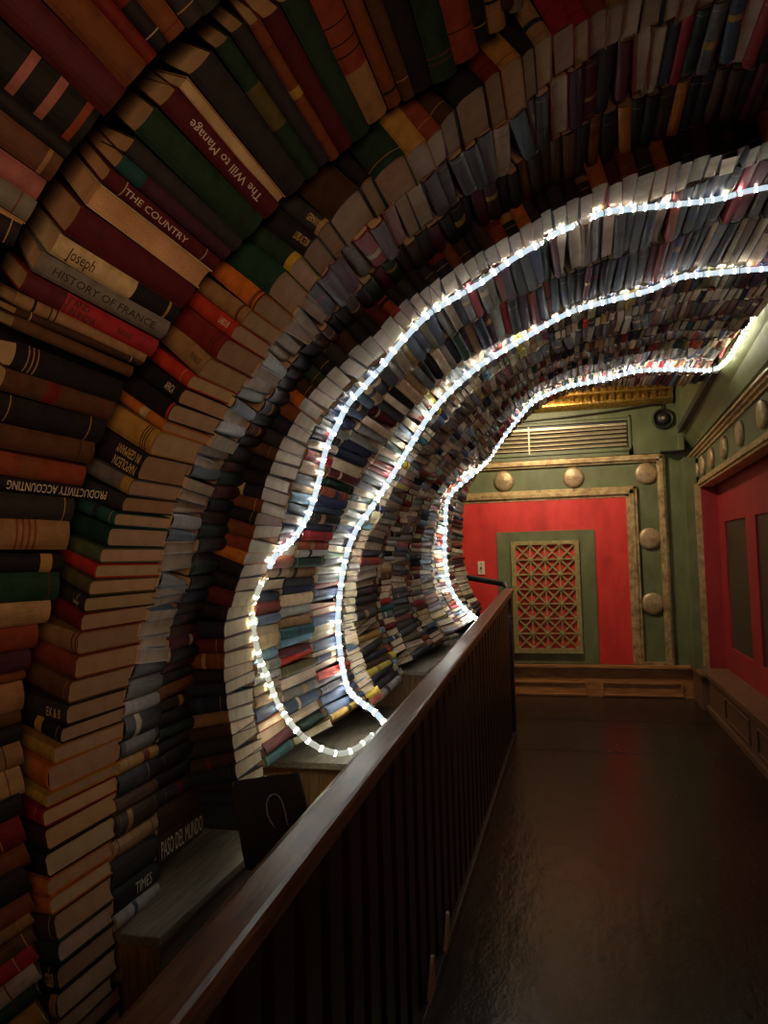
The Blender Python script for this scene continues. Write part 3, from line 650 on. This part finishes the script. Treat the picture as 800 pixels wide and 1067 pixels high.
A_list += [((134, 391), (142, 383), 'brown'), ((142, 383), (149, 378), 'chocolate brown'), ((149, 378), (158, 370), 'tan', {'bands': [(.12, .14, PAL['black']), (.24, .25, PAL['black']), (.28, .29, PAL['black'])]}),
 ((158, 370), (171, 356), 'crimson', {'title': ('E AND', 'title_dark', 1, .22, .42, .40, .22), 'title2': 1, 'bands': [(0, .28, PAL['maroon'])]}),
 ((171, 356), (181, 340), 'grey', {'title': ('HISTORY OF FRANCE', 'title_dark', 1, .5, .36), 'bands': []}),
 ((181, 340), (187, 321), 'cream', {'title': ('Joseph', 'title_dark', 1, .2, .7, .2), 'bands': [(.62, 1.0, PAL['black']), (.9, .92, GOLD)]}),
 ((187, 321), (205, 298), 'maroon', {'bands': []}), ((205, 298), (221, 282), 'cream', {'kind': 'P'}),
 ((221, 282), (232, 272), 'maroon', {'title': ('THE COUNTRY', 'title_pale', 1, .42, .42, .55)}), ((232, 272), (243, 262), 'plum', {'bands': [(0, .2, PAL['teal'])]}),
 ((243, 262), (255, 251), 'charcoal', {'bands': []}), ((255, 251), (277, 233), 'dark green', {'bands': [(.86, .87, PAL['charcoal']), (.9, .91, PAL['charcoal'])]}),
 ((277, 233), (290, 215), 'maroon', {'title': ('The Will to Manage', 'title_pale', -1, .52, .5, .68), 'bands': []}), ((290, 215), (297, 205), 'tan', {'kind': 'P'}),
 ((297, 205), (319, 187), 'charcoal', {'bands': [(.82, .83, PAL['chocolate brown'])]}), ((319, 187), (333, 178), 'dark green', {'bands': [(.3, .6, PAL['olive'])]}), ((333, 178), (346, 170), 'charcoal', {'bands': []}),
 ((346, 170), (352, 157), 'rust brown'), ((352, 157), (367, 146), 'maroon', {'bands': []}), ((367, 146), (388, 138), 'dark green', {'bands': []}),
 ((388, 138), (405, 113), 'tan', {'bands': [(.0, .62, PAL['brick red']), (.3, .31, PAL['black']), (.42, .43, PAL['black']), (.5, .51, PAL['black'])]}), ((405, 113), (419, 107), 'rust brown', {'bands': [(.88, .9, PAL['black'])]}), ((419, 107), (432, 100), 'brown'),
 ((432, 100), (453, 88), 'black'), ((453, 88), (477, 77), 'dark green', {'bands': [(.84, .85, PAL['brown']), (.88, .89, PAL['brown'])]}), ((477, 77), (499, 55), 'brick red', {'bands': [(.5, .51, PAL['chocolate brown']), (.8, .81, PAL['chocolate brown'])]}), ((499, 55), (512, 38), 'black'), ((512, 38), (527, 22), 'tan', {'bands': [(.8, .82, PAL['black'])]})]
listed('A', 'a1', 'a2', 'a2', A_list, 'S', .285)
aend = polar(527, 22)[0]
run('A', 'a1', 'a2', aend, 62, 'S', MIXA, .035, .06, (.26, .28))
run('A', 'a1', 'a2', 229, polar(45, 1066)[0]+.3, 'S', MIXA, .03, .05, (.16, .18))

B_list = Yv([
 (1066, 1038, 'black', {'bands': [(.0, 1, PAL['ochre']), (.1, .9, PAL['black'])]}), (1037, 1012, 'black', {'title': ('G&B', 'title_gold', -1, .1, .6, .12)}), (1011, 987, 'dark green'), (986, 955, 'chocolate brown'), (954, 935, 'orange'), (934, 915, 'orange'),
 (914, 887, 'black'), (886, 861, 'chocolate brown'), (860, 841, 'crimson'), (840, 827, 'mustard yellow'), (826, 797, 'orange'), (796, 778, 'ochre'), (777, 758, 'black'),
 (757, 735, 'charcoal', {'title': ('EX & B', 'title_gold', -1, .2, .45, .24)}), (734, 710, 'brown'), (709, 684, 'brick red'), (683, 660, 'tan', {'bands': [(.0, .02, PAL['black']), (.08, .1, PAL['black'])]}), (659, 640, 'dark red'), (639, 622, 'charcoal', {'title': ('Rousseau', 'title_pale', -1, .16, .25, .13)}),
 (621, 604, 'olive'), (603, 588, 'scarlet'), (587, 571, 'sage green'), (570, 549, 'bottle green'), (548, 534, 'teal'), (533, 517, 'charcoal'), (516, 500, 'grey', {'bands': [(.0, .14, PAL['ochre'])]})], x_on('b1'))
B_list += [((146, 501), (157, 474), 'black', {'title': ('NAPOLEON', 'title_gold', 1, .13, .40, .16, .24), 'title2': 2, 'bands': []}), ((157, 474), (168, 449), 'ochre', {'bands': [(.1, .115, PAL['black']), (.14, .155, PAL['black']), (.18, .195, PAL['black'])]}),
 ((168, 449), (172, 438), 'orange'), ((172, 438), (183, 420), 'black', {'bands': [(0, .04, PAL['scarlet'])]}), ((183, 420), (196, 405), 'black', {'title': ('AFRICA', 'title_pale', -1, .2, .45, .16), 'bands': []}), ((196, 405), (204, 391), 'scarlet'),
 ((204, 391), (223, 374), 'tan', {'title': ('FRANCIS', 'title_dark', -1, .15, .3, .18)}), ((223, 374), (241, 353), 'dark red', {'bands': [(.1, .11, PAL['black']), (.16, .17, PAL['black'])]}), ((241, 353), (254, 340), 'scarlet', {'title': ('LABOUR', 'title_pale', -1, .16, .4, .16)}),
 ((254, 340), (262, 322), 'tan', {'bands': [(.1, .14, PAL['brown'])]}), ((262, 322), (276, 305), 'orange', {'bands': [(.0, .02, PAL['black']), (.05, .1, PAL['rust brown'])]}), ((276, 305), (299, 281), 'bottle green'), ((299, 281), (314, 266), 'mustard yellow', {'bands': [(.1, 1, PAL['dark green'])]}),
 ((314, 266), (331, 246), 'black', {'title': ('LORD ACTON', 'title_gold', -1, .12, .32, .2), 'bands': []}), ((331, 246), (343, 230), 'charcoal', {'title': ('GERMANY', 'title_gold', -1, .14, .4, .18), 'bands': [(0, .06, PAL['buff'])]}), ((343, 230), (373, 193), 'chocolate brown', {'bands': []}),
 ((373, 193), (386, 182), 'black', {'bands': [(.0, .01, GOLD)]}), ((386, 182), (422, 160), 'dark green'), ((422, 160), (445, 150), 'ochre'), ((445, 150), (460, 134), 'brick red'), ((460, 134), (473, 110), 'chocolate brown'), ((473, 110), (503, 82), 'black'),
 ((503, 82), (522, 76), 'dark red'), ((522, 76), (543, 59), 'ochre'), ((543, 59), (557, 49), 'black')]
listed('B', 'b1', 'b2', 'b1', B_list, 'N', .21)
bend = polar(557, 49)[0]
run('B', 'b1', 'b2', bend, 58, 'N', ['brick red', 'chocolate brown', 'tan', 'dark red', 'black', 'rust brown', 'crimson'], .035, .065, (.16, .18))
run('B', 'b1', 'b2', 229, polar(60, 1066)[0]+.3, 'N', MIXA, .03, .05, (.16, .18))
# the course nearer than the first one, over the viewer
Z_list = [((0, 237), (12, 220), 'tan', {'kind': 'P'}), ((12, 220), (25, 200), 'grey'), ((25, 200), (37, 180), 'dusty pink'), ((37, 180), (57, 158), 'brown', {'bands': [(.9, .93, PAL['tan'])]}), ((57, 158), (68, 145), 'black'),
 ((68, 145), (96, 108), 'black', {'bands': [(.5, .56, PAL['dusty pink']), (.7, .76, PAL['dusty pink']), (.9, .95, PAL['brick red'])]}), ((96, 108), (118, 78), 'maroon', {'bands': []}), ((118, 78), (138, 50), 'rust brown', {'bands': []}), ((138, 50), (150, 40), 'dark red'),
 ((150, 40), (165, 28), 'black'), ((165, 28), (182, 12), 'rust brown'), ((182, 12), (200, 0), 'charcoal')]
listed('Z', 'z0', 'z1', 'z1', Z_list, 'S', .17)
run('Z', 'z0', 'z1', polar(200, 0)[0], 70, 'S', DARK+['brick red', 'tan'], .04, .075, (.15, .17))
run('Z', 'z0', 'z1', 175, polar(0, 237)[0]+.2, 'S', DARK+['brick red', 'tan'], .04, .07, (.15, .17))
# C: short course lit from beyond, lying books below
run('C', 'b2', 'c1', polar(172, 684)[0], polar(342, 327)[0], 'SQP', ['grey', 'pale grey', 'grey', 'slate blue', 'plum', 'off white', 'charcoal', 'cream'], .028, .05, (.13, .16))
C_low = [((180, 922), (180, 907), 'pale grey'), ((180, 907), (179, 885), 'black', {'title': ('TIMES', 'title_pale', 1, .6, .5)}), ((179, 885), (174, 860), 'charcoal'), ((174, 860), (172, 845), 'buff', {'bands': [(.08, .1, PAL['brown']), (.85, .87, PAL['brown'])]}), ((172, 845), (172, 822), 'chocolate brown'),
 ((172, 822), (169, 808), 'brown'), ((169, 808), (167, 788), 'black', {'bands': [(.7, .72, PAL['pale grey']), (.4, .6, PAL['charcoal'])]}), ((167, 788), (166, 775), 'ochre'), ((166, 775), (167, 758), 'charcoal', {'bands': [(.1, .9, PAL['grey'])]}), ((167, 758), (168, 735), 'black'), ((168, 735), (171, 719), 'pale grey'), ((171, 719), (171, 700), 'grey'), ((171, 700), (172, 684), 'charcoal')]
listed('C', 'b2', 'c1', 'c1', C_low, 'S', .15)
run('C', 'b2', 'c1', polar(342, 327)[0], 55, 'SSSSSP', ['charcoal', 'charcoal', 'slate blue', 'maroon', 'tan', 'chocolate brown', 'black', 'dark green', 'dusty pink', 'black', 'grey', 'crimson', 'plum'], .035, .06, (.13, .16))
D_low = [((232, 905), (233, 888), 'charcoal'), ((233, 888), (232, 873), 'maroon', {'title': ('VIENNA', 'title_pale', 1, .4, .4)}), ((232, 873), (232, 853), 'dark navy'), ((232, 853), (225, 832), 'chocolate brown', {'title': ('PASO DEL MUNDO', 'title_pale', 1, .5, .62, .9), 'bands': []}), ((225, 832), (222, 808), 'chocolate brown'), ((222, 808), (218, 795), 'charcoal')]
listed('D', 'c1', 'd1', 'd1', D_low, 'S', .14)
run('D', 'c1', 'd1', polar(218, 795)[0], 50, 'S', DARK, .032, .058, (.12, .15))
# F: the pale course of page blocks whose spines face the viewer in the shade
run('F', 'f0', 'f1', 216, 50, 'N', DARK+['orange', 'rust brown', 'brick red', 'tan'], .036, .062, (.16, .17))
run('G', 'f1', 'g1', 218, 50, 'SSSSSP', MIXB, .03, .06, (.13, .15))
run('G', 'g1', 'g2', 218, 50, 'SSSSP', MIXB, .03, .06, (.13, .15))
run('H', 'g2', 'g3', 218, 50, 'SSP', ['grey', 'pale grey', 'slate blue']*4+MIXB+['off white']*4, .024, .05, (.13, .15))
run('H', 'g3', 'h1', 216, 50, 'PPPNS', MIXB, .028, .05, (.12, .14))
run('I', 'h1', 'h2', 216, 50, 'SSSP', DARK+MIXB, .028, .052, (.12, .14))
def run2(row, k0, k1, a0, a1, kinds, pal, tmin, tmax):
    """long course filled by two rows of books end to end"""
    name = k0+k1+'m'; MIX[name] = None
    f0 = TY
    global _mid
    _mid[name] = (k0, k1); run(row, k0, name, a0, a1, kinds, pal, tmin, tmax, (.12, .14)); run(row, name, k1, a0, a1, kinds, pal, tmin, tmax, (.12, .14))
_mid = {}
_TY = TY
def TY(k, a):
    if k in _mid:
        (t0, Y0), (t1, Y1) = _TY(_mid[k][0], a), _TY(_mid[k][1], a)
        R = (t0*Y0+t1*Y1)/2+.025; Y = (Y0+Y1)/2; return R/Y, Y
    return _TY(k, a)
FAR = MIXB+['dark red', 'maroon', 'crimson', 'brick red', 'brown', 'chocolate brown', 'black']*3+['tan', 'rust brown', 'plum', 'dark navy', 'dark green']*2
run2('J', 'h2', 'i1', 214, 50, 'SSSNQ', FAR+['brown', 'tan']*4, .028, .05)
run('J', 'i1', 'i2', 214, 50, 'SSSSP', FAR, .028, .05, (.12, .14))
run2('J', 'i2', 'i3', 213, 50, 'SSSSPN', FAR+['brown', 'dusty pink']*4, .028, .05)
run('K', 'i3', 'i4', 213, 50, 'SSSSP', FAR, .026, .045, (.12, .14))
run2('K', 'i4', 's3', 212, 50, 'SSP', ['pale grey', 'grey', 'off white']*5+FAR, .024, .042)
run('L', 's3', 'e1', 210, 50, 'SP', FAR+DARK, .026, .045, (.12, .14))
run('L', 'e1', 'e', 210, 50, 'SN', FAR+DARK+['brick red', 'maroon']*3, .026, .045, (.12, .14))

# ---------------------------------------------------------------- build them
SPECS.sort(key=lambda s: (not s['inside'], not s['named'], -s['area']))
vis = [s for s in SPECS if s['inside']]
vis.sort(key=lambda s: -s['area']*(1.6 if s['named'] else 1))
SOLO = vis[:298]
solo_ids = {id(s) for s in SOLO}
font_cache = {}
def text_mesh(body):
    if body not in font_cache:
        cu = bpy.data.curves.new('title', 'FONT'); cu.body = body; cu.align_x = 'CENTER'; cu.align_y = 'CENTER'; cu.size = 1; cu.extrude = .0; cu.resolution_u = 2
        ob = bpy.data.objects.new('title', cu); COL.objects.link(ob); dg = bpy.context.evaluated_depsgraph_get()
        me = bpy.data.meshes.new_from_object(ob.evaluated_get(dg)); bpy.data.objects.remove(ob)
        font_cache[body] = me
    return font_cache[body]
def add_title(root, s, t, mid=.5, off=0.0):
    body, mt, sg, cen, hfrac = t[:5]; span = t[5] if len(t) > 5 else .3
    me = text_mesh(body).copy(); bw = max(v.co.x for v in me.vertices)-min(v.co.x for v in me.vertices); bh = max(v.co.y for v in me.vertices)-min(v.co.y for v in me.vertices)
    if bw <= 0: return
    if len(t) <= 5: span = min(.85, hfrac*s['T']/bh*bw*1.05/s['H'])
    sx = span*s['H']/bw; sy = hfrac*s['T']/bh
    # spine outward normal = -y ; along = z
    n = -s['y']
    xa = s['z']*sg
    if s['kind'] == 'S':
        # make the sign mean: +1 reads away from the viewer down the tunnel
        xa = s['z']*sg
    ya = n.cross(xa)
    mat4 = Matrix((s['x'], s['y'], s['z'])).transposed()
    inv = mat4.transposed()
    lx, ly = inv @ xa, inv @ ya
    c = Vector((off*s['T'], -.10*s['T']-.0012, cen*s['H'])) 
    for v in me.vertices: v.co = c + lx*(v.co.x*sx) + ly*(v.co.y*sy) + Vector((0, .04*s['T']*min(1, (2*(v.co.y*sy+0)/s['T'])**2), 0))*0
    o = link('title', me, M[mt], root); return o
ROWDESC = {'Z': ('', 'in the shadowy arch overhanging the viewer'), 'A': ('spine out', 'in the nearest arch'), 'B': ('page ends out', 'in the second arch'), 'C': ('spine out', 'in the narrow grey-lit course'),
           'D': ('spine out', 'in the shaded course before the bright pages'), 'F': ('pages out', 'in the pale course beside the first rope light'), 'G': ('spine out', 'beyond the first rope light'),
           'H': ('', 'at the middle rope light'), 'I': ('', 'just past the middle rope light'), 'J': ('', 'deep in the vault'), 'K': ('', 'near the far rope light'), 'L': ('', 'at the vault mouth')}
def level(a):
    return 'near the floor' if a > 212 else 'at handrail height' if a > 196 else 'at waist height' if a > 188 else 'at eye height' if a > 172 else 'above eye height' if a > 155 else 'low on the curve' if a > 138 else 'high on the curve' if a > 120 else 'overhead left' if a > 100 else 'overhead' if a > 84 else 'overhead right'
byrow = {}
for s in SOLO: byrow.setdefault(s['row'], []).append(s)
labels = {}
for r, L in byrow.items():
    L.sort(key=lambda s: -s['am'])
    for i, s in enumerate(L):
        below = L[i-1]['cname'] if i else None; above = L[i+1]['cname'] if i+1 < len(L) else None
        s['nb'] = (below, above)
SAFE = ('NOVA', 'PRODUCTIVITY ACCOUNTING', 'HISTORY OF FRANCE', 'THE COUNTRY', 'The Will to Manage', 'AFRICA', 'LABOUR', 'GERMANY', 'PASO DEL MUNDO', 'TIMES', 'VIENNA')
def make_label(s, mode):
    look, where = ROWDESC[s['row']]; b, a = s['nb']
    noun = 'hardback' if s['hard'] else 'paperback'
    if mode == 0 and s['title'] and s['title'][0] in SAFE: return f"{s['cname']} {noun} {where} with the words {s['title'][0].lower().replace(' & ', ' and ')} on its spine"
    if s['kind'] in ('P', 'Q', 'N') : look = 'pages out'
    else: look = 'spine out'
    t = s['title'] and s['title'][0].split()[0]
    head = f"{s['cname']} {noun}"
    if mode == 0: return f"{head}, {look}, {where}, {level(s['am'])}"
    if mode == 1 and b: return f"{head} {where}, {level(s['am'])}, next above {'an' if b[0] in 'aeiou' else 'a'} {b} one"
    if mode == 2 and a and b: return f"{head} {where}, {level(s['am'])}, between {b} and {a}".replace('in the shadowy arch overhanging the viewer', 'in the overhanging arch').replace('in the shaded course before the bright pages', 'in the shaded course').replace('in the pale course beside the first rope light', 'in the pale course').replace('beyond the first rope light', 'past the first rope light')
    return None
def words(t): return len(t.replace(',', ' ').replace('-', ' ').split())
cand = {}
for mode in (0, 1, 2):
    cnt = {}
    for s in SOLO:
        if 'label' in s: continue
        l = make_label(s, mode)
        if l and words(l) <= 16: cnt.setdefault(l, []).append(s)
    for l, ss in cnt.items():
        if len(ss) == 1 and l not in labels: ss[0]['label'] = l; labels[l] = 1
left = {}
for s in SOLO:
    if 'label' not in s: left.setdefault(make_label(s, 0) or '', []).append(s)
ORD = ['lowest', 'second lowest', 'third lowest', 'fourth lowest', 'fifth lowest', 'sixth lowest', 'seventh lowest', 'eighth lowest', 'ninth lowest', 'tenth lowest', 'eleventh lowest', 'twelfth lowest']
for l, ss in left.items():
    ss.sort(key=lambda s: s['cy'], reverse=True)
    for i, s in enumerate(ss):
        look, where = ROWDESC[s['row']]
        s['label'] = f"{ORD[min(i, 11)] if i < len(ss)-1 or i < 2 else 'highest'} {s['cname']} {'hardback' if s['hard'] else 'paperback'} {where}, {level(s['am'])}, {'tight' if i % 2 else 'snug'} in its row"
        s['label'] = s['label'].replace(', tight in its row', '').replace(', snug in its row', '')
second = {'E AND': ('T IN INDIA', -.24, .28, .28), 'NAPOLEON': ('IN GERMANY', .24, .15, .16)}
for s in SOLO:
    root = empty('book', s['o'], s['label'], 'book', 'books lining the arched tunnel')
    rot = Matrix((s['x'], s['y'], s['z'])).transposed()
    root.matrix_world = Matrix.Translation(s['o']) @ rot.to_4x4()
    cg, pg = book_geo(s['T'], s['W'], s['H'], s['col'], s['page'], s['bands'], s['hard'])
    for nm, gg, mt in (('cover', cg, 'cloth'), ('page_block', pg, 'pages')):
        me = to_mesh(nm, [(*gg, 0)], [M[mt]]); link(nm, me, None, root)
    t = s['title']
    if t:
        if t[0] in second:
            body, off, cen, span = second[t[0]]
            if s['kind'] == 'S':
                add_title(root, s, (t[0], t[1], t[2], .37, .36, .15), off=-.22); add_title(root, s, (body, t[1], t[2], .40, .36, .24), off=.22)
                add_title(root, s, ('RAINE', t[1], t[2], .74, .3, .12))
            else:
                add_title(root, s, (t[0], t[1], t[2], .22, .36, .38), off=-.22); add_title(root, s, (body, t[1], t[2], .23, .34, .40), off=.24)
        else: add_title(root, s, t)
mass = []
nmass = 0
for s in SPECS:
    if id(s) in solo_ids: continue
    rot = Matrix((s['x'], s['y'], s['z'])).transposed(); o = s['o']
    cg, pg = book_geo(s['T'], s['W'], s['H'], s['col'], s['page'], s['bands'], s['hard'])
    for mi, (v, f, u, c) in enumerate((cg, pg)): mass.append(([tuple(o+rot @ Vector(p)) for p in v], f, u, c, mi))
    nmass += 1
bm_o = link('books', to_mesh('books', mass, [M['cloth'], M['pages']]))
tag(bm_o, 'countless small worn books packed along the far courses of the arched tunnel', 'books', None, 'stuff')
for s in SOLO:
    if words(s['label']) > 16: print('LONG', s['label'])
print('BOOKS solo', len(SOLO), 'mass', nmass, 'visible', len(vis))

# ---------------------------------------------------------------- unseen dark shell added behind the books to stop light leaks
sh = MB(); angs = list(range(229, 49, -6)); cols_ = []
SHK = ['a0', 'b1', 'c1', 'd1', 'f1', 'g2', 'h2', 'i2', 's3', 'e']
for j in range(28):
    Y = 1.0+ (6.9-1.0)*j/27
    ring = []
    for a in angs:
        best = 0
        pr = None; R = None
        for k in SHK:
            t, Yk = TY(k, a)
            if pr and pr[0] <= Y <= Yk: R = pr[1]+(t*Yk-pr[1])*(Y-pr[0])/(Yk-pr[0])
            pr = (Yk, t*Yk)
        if R is None: R = TY('a0', a)[0]*TY('a0', a)[1] if Y < 2 else pr[1]
        R += .30
        ca, sa = math.cos(math.radians(a)), math.sin(math.radians(a))
        x, z = R*ca, R*sa+EYE; ring.append((min(x, 1.5), Y, max(z, .01) if z < 3.55 else 3.55))
    cols_.append(ring)
n = len(angs)
for ring in cols_: sh.v += ring
for j in range(27):
    for i in range(n-1): sh.f.append((j*n+i, j*n+i+1, (j+1)*n+i+1, (j+1)*n+i))
shell = sh.obj('light_block_shell', M['dark'], smooth=True)  # added only to block light behind the books
sm = shell.modifiers.new('thickness', 'SOLIDIFY'); sm.thickness = .02; sm.offset = 0
struct(shell)
# closing face at the mouth of the vault, between the last course and the shell
em = MB()
for a in angs:
    p = pt('e', a); t, Y = TY('e', a); ca, sa = math.cos(math.radians(a)), math.sin(math.radians(a)); R = t*Y
    em.v.append((min((R+.02)*ca, 1.2), Y-.02, max((R+.02)*sa+EYE, .01))); em.v.append((min((R+.33)*ca, 1.5), Y+.0, min(max((R+.33)*sa+EYE, .01), 3.55)))
for i in range(len(angs)-1): em.f.append((2*i, 2*i+1, 2*i+3, 2*i+2))
eo = em.obj('trim_18', M['dark']); sm = eo.modifiers.new('thickness', 'SOLIDIFY'); sm.thickness = .03; sm.offset = 0; struct(eo)

# ================================================================ rope lights
M['led_cool'] = led_mat('rope_light_cool', (.68, .86, 1.0), 0.8, 98.0, (1.0, .95, .84))
M['led_warm'] = led_mat('rope_light_warm', (.95, .97, .85), 0.8, 98.0, (1.0, .92, .68))
M['led_dim'] = led_mat('rope_light_dim', (.80, .84, .72), .5, 42.0, (1.0, .88, .58))
def rope(paths, label, mat, r):
    o = empty('rope_light', paths[0][0], label, 'rope light', 'rope lights on the book tunnel')
    for path, mt in zip(paths, mat):
        # resample with a smooth spline
        P_ = [Vector(p) for p in path]; out = []
        for i in range(len(P_)-1):
            p0, p1, p2, p3 = P_[max(i-1, 0)], P_[i], P_[i+1], P_[min(i+2, len(P_)-1)]
            m = max(2, int((p2-p1).length/.03))
            for q in range(m):
                t = q/m; out.append(.5*((2*p1)+(-p0+p2)*t+(2*p0-5*p1+4*p2-p3)*t*t+(-p0+3*p1-3*p2+p3)*t**3))
        out.append(P_[-1])
        nseg = 8; V, Fc, U, acc = [], [], [], 0.0
        dist = [0]
        for a_, b_ in zip(out, out[1:]): dist.append(dist[-1]+(b_-a_).length)
        for i, p in enumerate(out):
            d = (out[min(i+1, len(out)-1)]-out[max(i-1, 0)]).normalized(); sd = d.orthogonal() if abs(d.z) > .99 else d.cross(Vector((0, 0, 1))); sd.normalize(); u = sd.cross(d)
            for j in range(nseg): t = 2*math.pi*j/nseg; V.append(tuple(p+sd*r*math.cos(t)+u*r*math.sin(t)-o.location))
        for i in range(len(out)-1):
            for j in range(nseg):
                k = (j+1) % nseg; Fc.append((i*nseg+j, i*nseg+k, (i+1)*nseg+k, (i+1)*nseg+j)); U.append(((dist[i]/.062, 0), (dist[i]/.062, 1), (dist[i+1]/.062, 1), (dist[i+1]/.062, 0)))
        Fc.append(tuple(range(nseg))); 
        me = bpy.data.meshes.new('tube'); me.from_pydata(V, [], Fc[:-1]); uv = me.uv_layers.new(name='UVMap')
        uv.data.foreach_set('uv', [x for q in U for p in q for x in p])
        for p in me.polygons: p.use_smooth = True
        me.update(); link('tube', me, M[mt], o)
        # dark clamp rings along the sleeve
        rg = MB(); nr = int(dist[-1]/.17)
        for q in range(nr):
            i = min(range(len(out)), key=lambda i: abs(dist[i]-(q+.5)*.17)); i = min(max(i, 1), len(out)-2)
            d = (out[i+1]-out[i-1]).normalized(); rg.disc(out[i]-d*.002, d, [(r*1.22, 0), (r*1.22, .004)], 8)
        rr = rg.obj('joint_ring', M['vent'], o); rr['kind'] = 'stuff'
    return o
def way(pts): return [surface(x, y) for x, y in pts]
def at_depth(x, y, Y): t = slope(x, y); return Vector((t[0]*Y, Y, t[1]*Y+EYE))
def to_beam(p, q):
    """continue a rope past the frame to the side beam"""
    p, q = Vector(p), Vector(q); d = (q-p).normalized(); u = (1.17-q.x)/max(.05, d.x); return q+d*min(u, 1.2)
u1 = way([(281, 591), (286, 580), (307, 560), (322, 534), (332, 502), (340, 467), (352, 442), (362, 422), (380, 402), (400, 379), (415, 360), (442, 331), (457, 320), (477, 308), (500, 295), (520, 280), (540, 266), (560, 255)]) + [surface(567, 250, 1.04), surface(577, 244), surface(591, 238), surface(606, 231, 1.04)] + way([(622, 224), (637, 220), (675, 216), (712, 212), (750, 207), (775, 200), (800, 195)])
u1.append(to_beam(u1[-2], u1[-1]))
l1 = [surface(277, 602, 1.03), surface(271, 610), surface(267, 621), surface(262, 634, 1.03)] + way([(264, 648), (265, 661), (270, 684), (280, 709), (290, 734)])
l1 += [at_depth(307, 759, 2.78), at_depth(325, 775, 2.80), at_depth(342, 783, 2.82), at_depth(358, 785, 2.86), at_depth(374, 778, 2.90), at_depth(388, 766, 2.96)]
# the rope passes behind the edge of the pale books between its two bare lengths
rope([u1, l1], 'cool white rope light curving over the first arches and looping low before the bench', ['led_cool', 'led_dim'], .0115)
u2 = way([(362, 716), (355, 684), (352, 646), (355, 609), (360, 581), (370, 554), (385, 532), (400, 509), (415, 485), (430, 460), (445, 436), (460, 417), (477, 400), (497, 383), (520, 368), (550, 350), (575, 335), (600, 323), (632, 314), (675, 303), (705, 290), (732, 286), (770, 282), (800, 280)])
u2.append(to_beam(u2[-2], u2[-1]))
l2 = [at_depth(404, 758, 3.2), at_depth(396, 748, 3.22), at_depth(388, 740, 3.25), at_depth(375, 731, 3.3)]
rope([l2+u2], 'cool white rope light over the middle arches, dropping to the bright-lit bench', ['led_cool'], .0135)
u3 = [at_depth(498, 647, 5.6)] + way([(493, 642), (478, 628), (468, 610), (464, 586), (463, 568), (464, 550), (465, 526), (472, 512), (482, 503), (496, 491), (508, 480), (520, 462), (532, 446), (550, 424), (562, 415), (585, 405), (600, 401), (632, 395), (662, 387), (700, 385), (735, 386)])
def on_x(x, y, X): t = slope(x, y); Y = X/t[0]; return Vector((X, Y, t[1]*Y+EYE))
bpath = [(747, 384), (760, 372), (768, 359), (775, 347), (780, 337), (785, 327), (792, 312), (800, 297)]
b3 = [on_x(x, y, 1.185+(.0 if i % 2 else .01)) for i, (x, y) in enumerate(bpath)]
dd = (b3[-1]-b3[-3]).normalized(); b3 += [b3[-1]+dd*.4, b3[-1]+dd*1.0]
rope([u3, [u3[-1]]+b3], 'rope light round the far mouth of the book tunnel and up along the green beam', ['led_cool', 'led_warm'], .0165)
# ================================================================ lamps
def area(name, loc, target, size, power, col, sizey=None, spread=None):
    l = bpy.data.lights.new(name, 'AREA'); l.shape = 'RECTANGLE' if sizey else 'DISK'; l.size = size
    if sizey: l.size_y = sizey
    l.energy = power; l.color = col
    if spread: l.spread = math.radians(spread)
    o = bpy.data.objects.new(name, l); COL.objects.link(o); o.location = loc
    o.rotation_euler = (Vector(target)-Vector(loc)).to_track_quat('-Z', 'Y').to_euler(); return o
# ceiling lamp between the vault's mouth and the red wall
area('ceiling_lamp', (-.35, 7.45, 3.35), (-.25, 8.8, 1.5), .25, 42, (1.0, .80, .54))
# warm lamp of the shop behind the viewer, shining into the near arches
area('shop_lamp', (.35, -.75, 1.85), (-1.15, 1.5, 2.15), .9, 4.3, (1.0, .55, .29), spread=80)
w = bpy.data.worlds.new('world'); scene.world = w; w.use_nodes = True
bg = w.node_tree.nodes['Background']; bg.inputs[0].default_value = (.9, .75, .6, 1); bg.inputs[1].default_value = .0
vs = scene.view_settings; vs.view_transform = 'Standard'; vs.look = 'None'; vs.gamma = 1.0; vs.exposure = 0.0; vs.use_curve_mapping = False
scene.display_settings.display_device = 'sRGB'
scene.cycles.max_bounces = 6; scene.cycles.use_denoising = True
scene.cycles.sample_clamp_indirect = 4
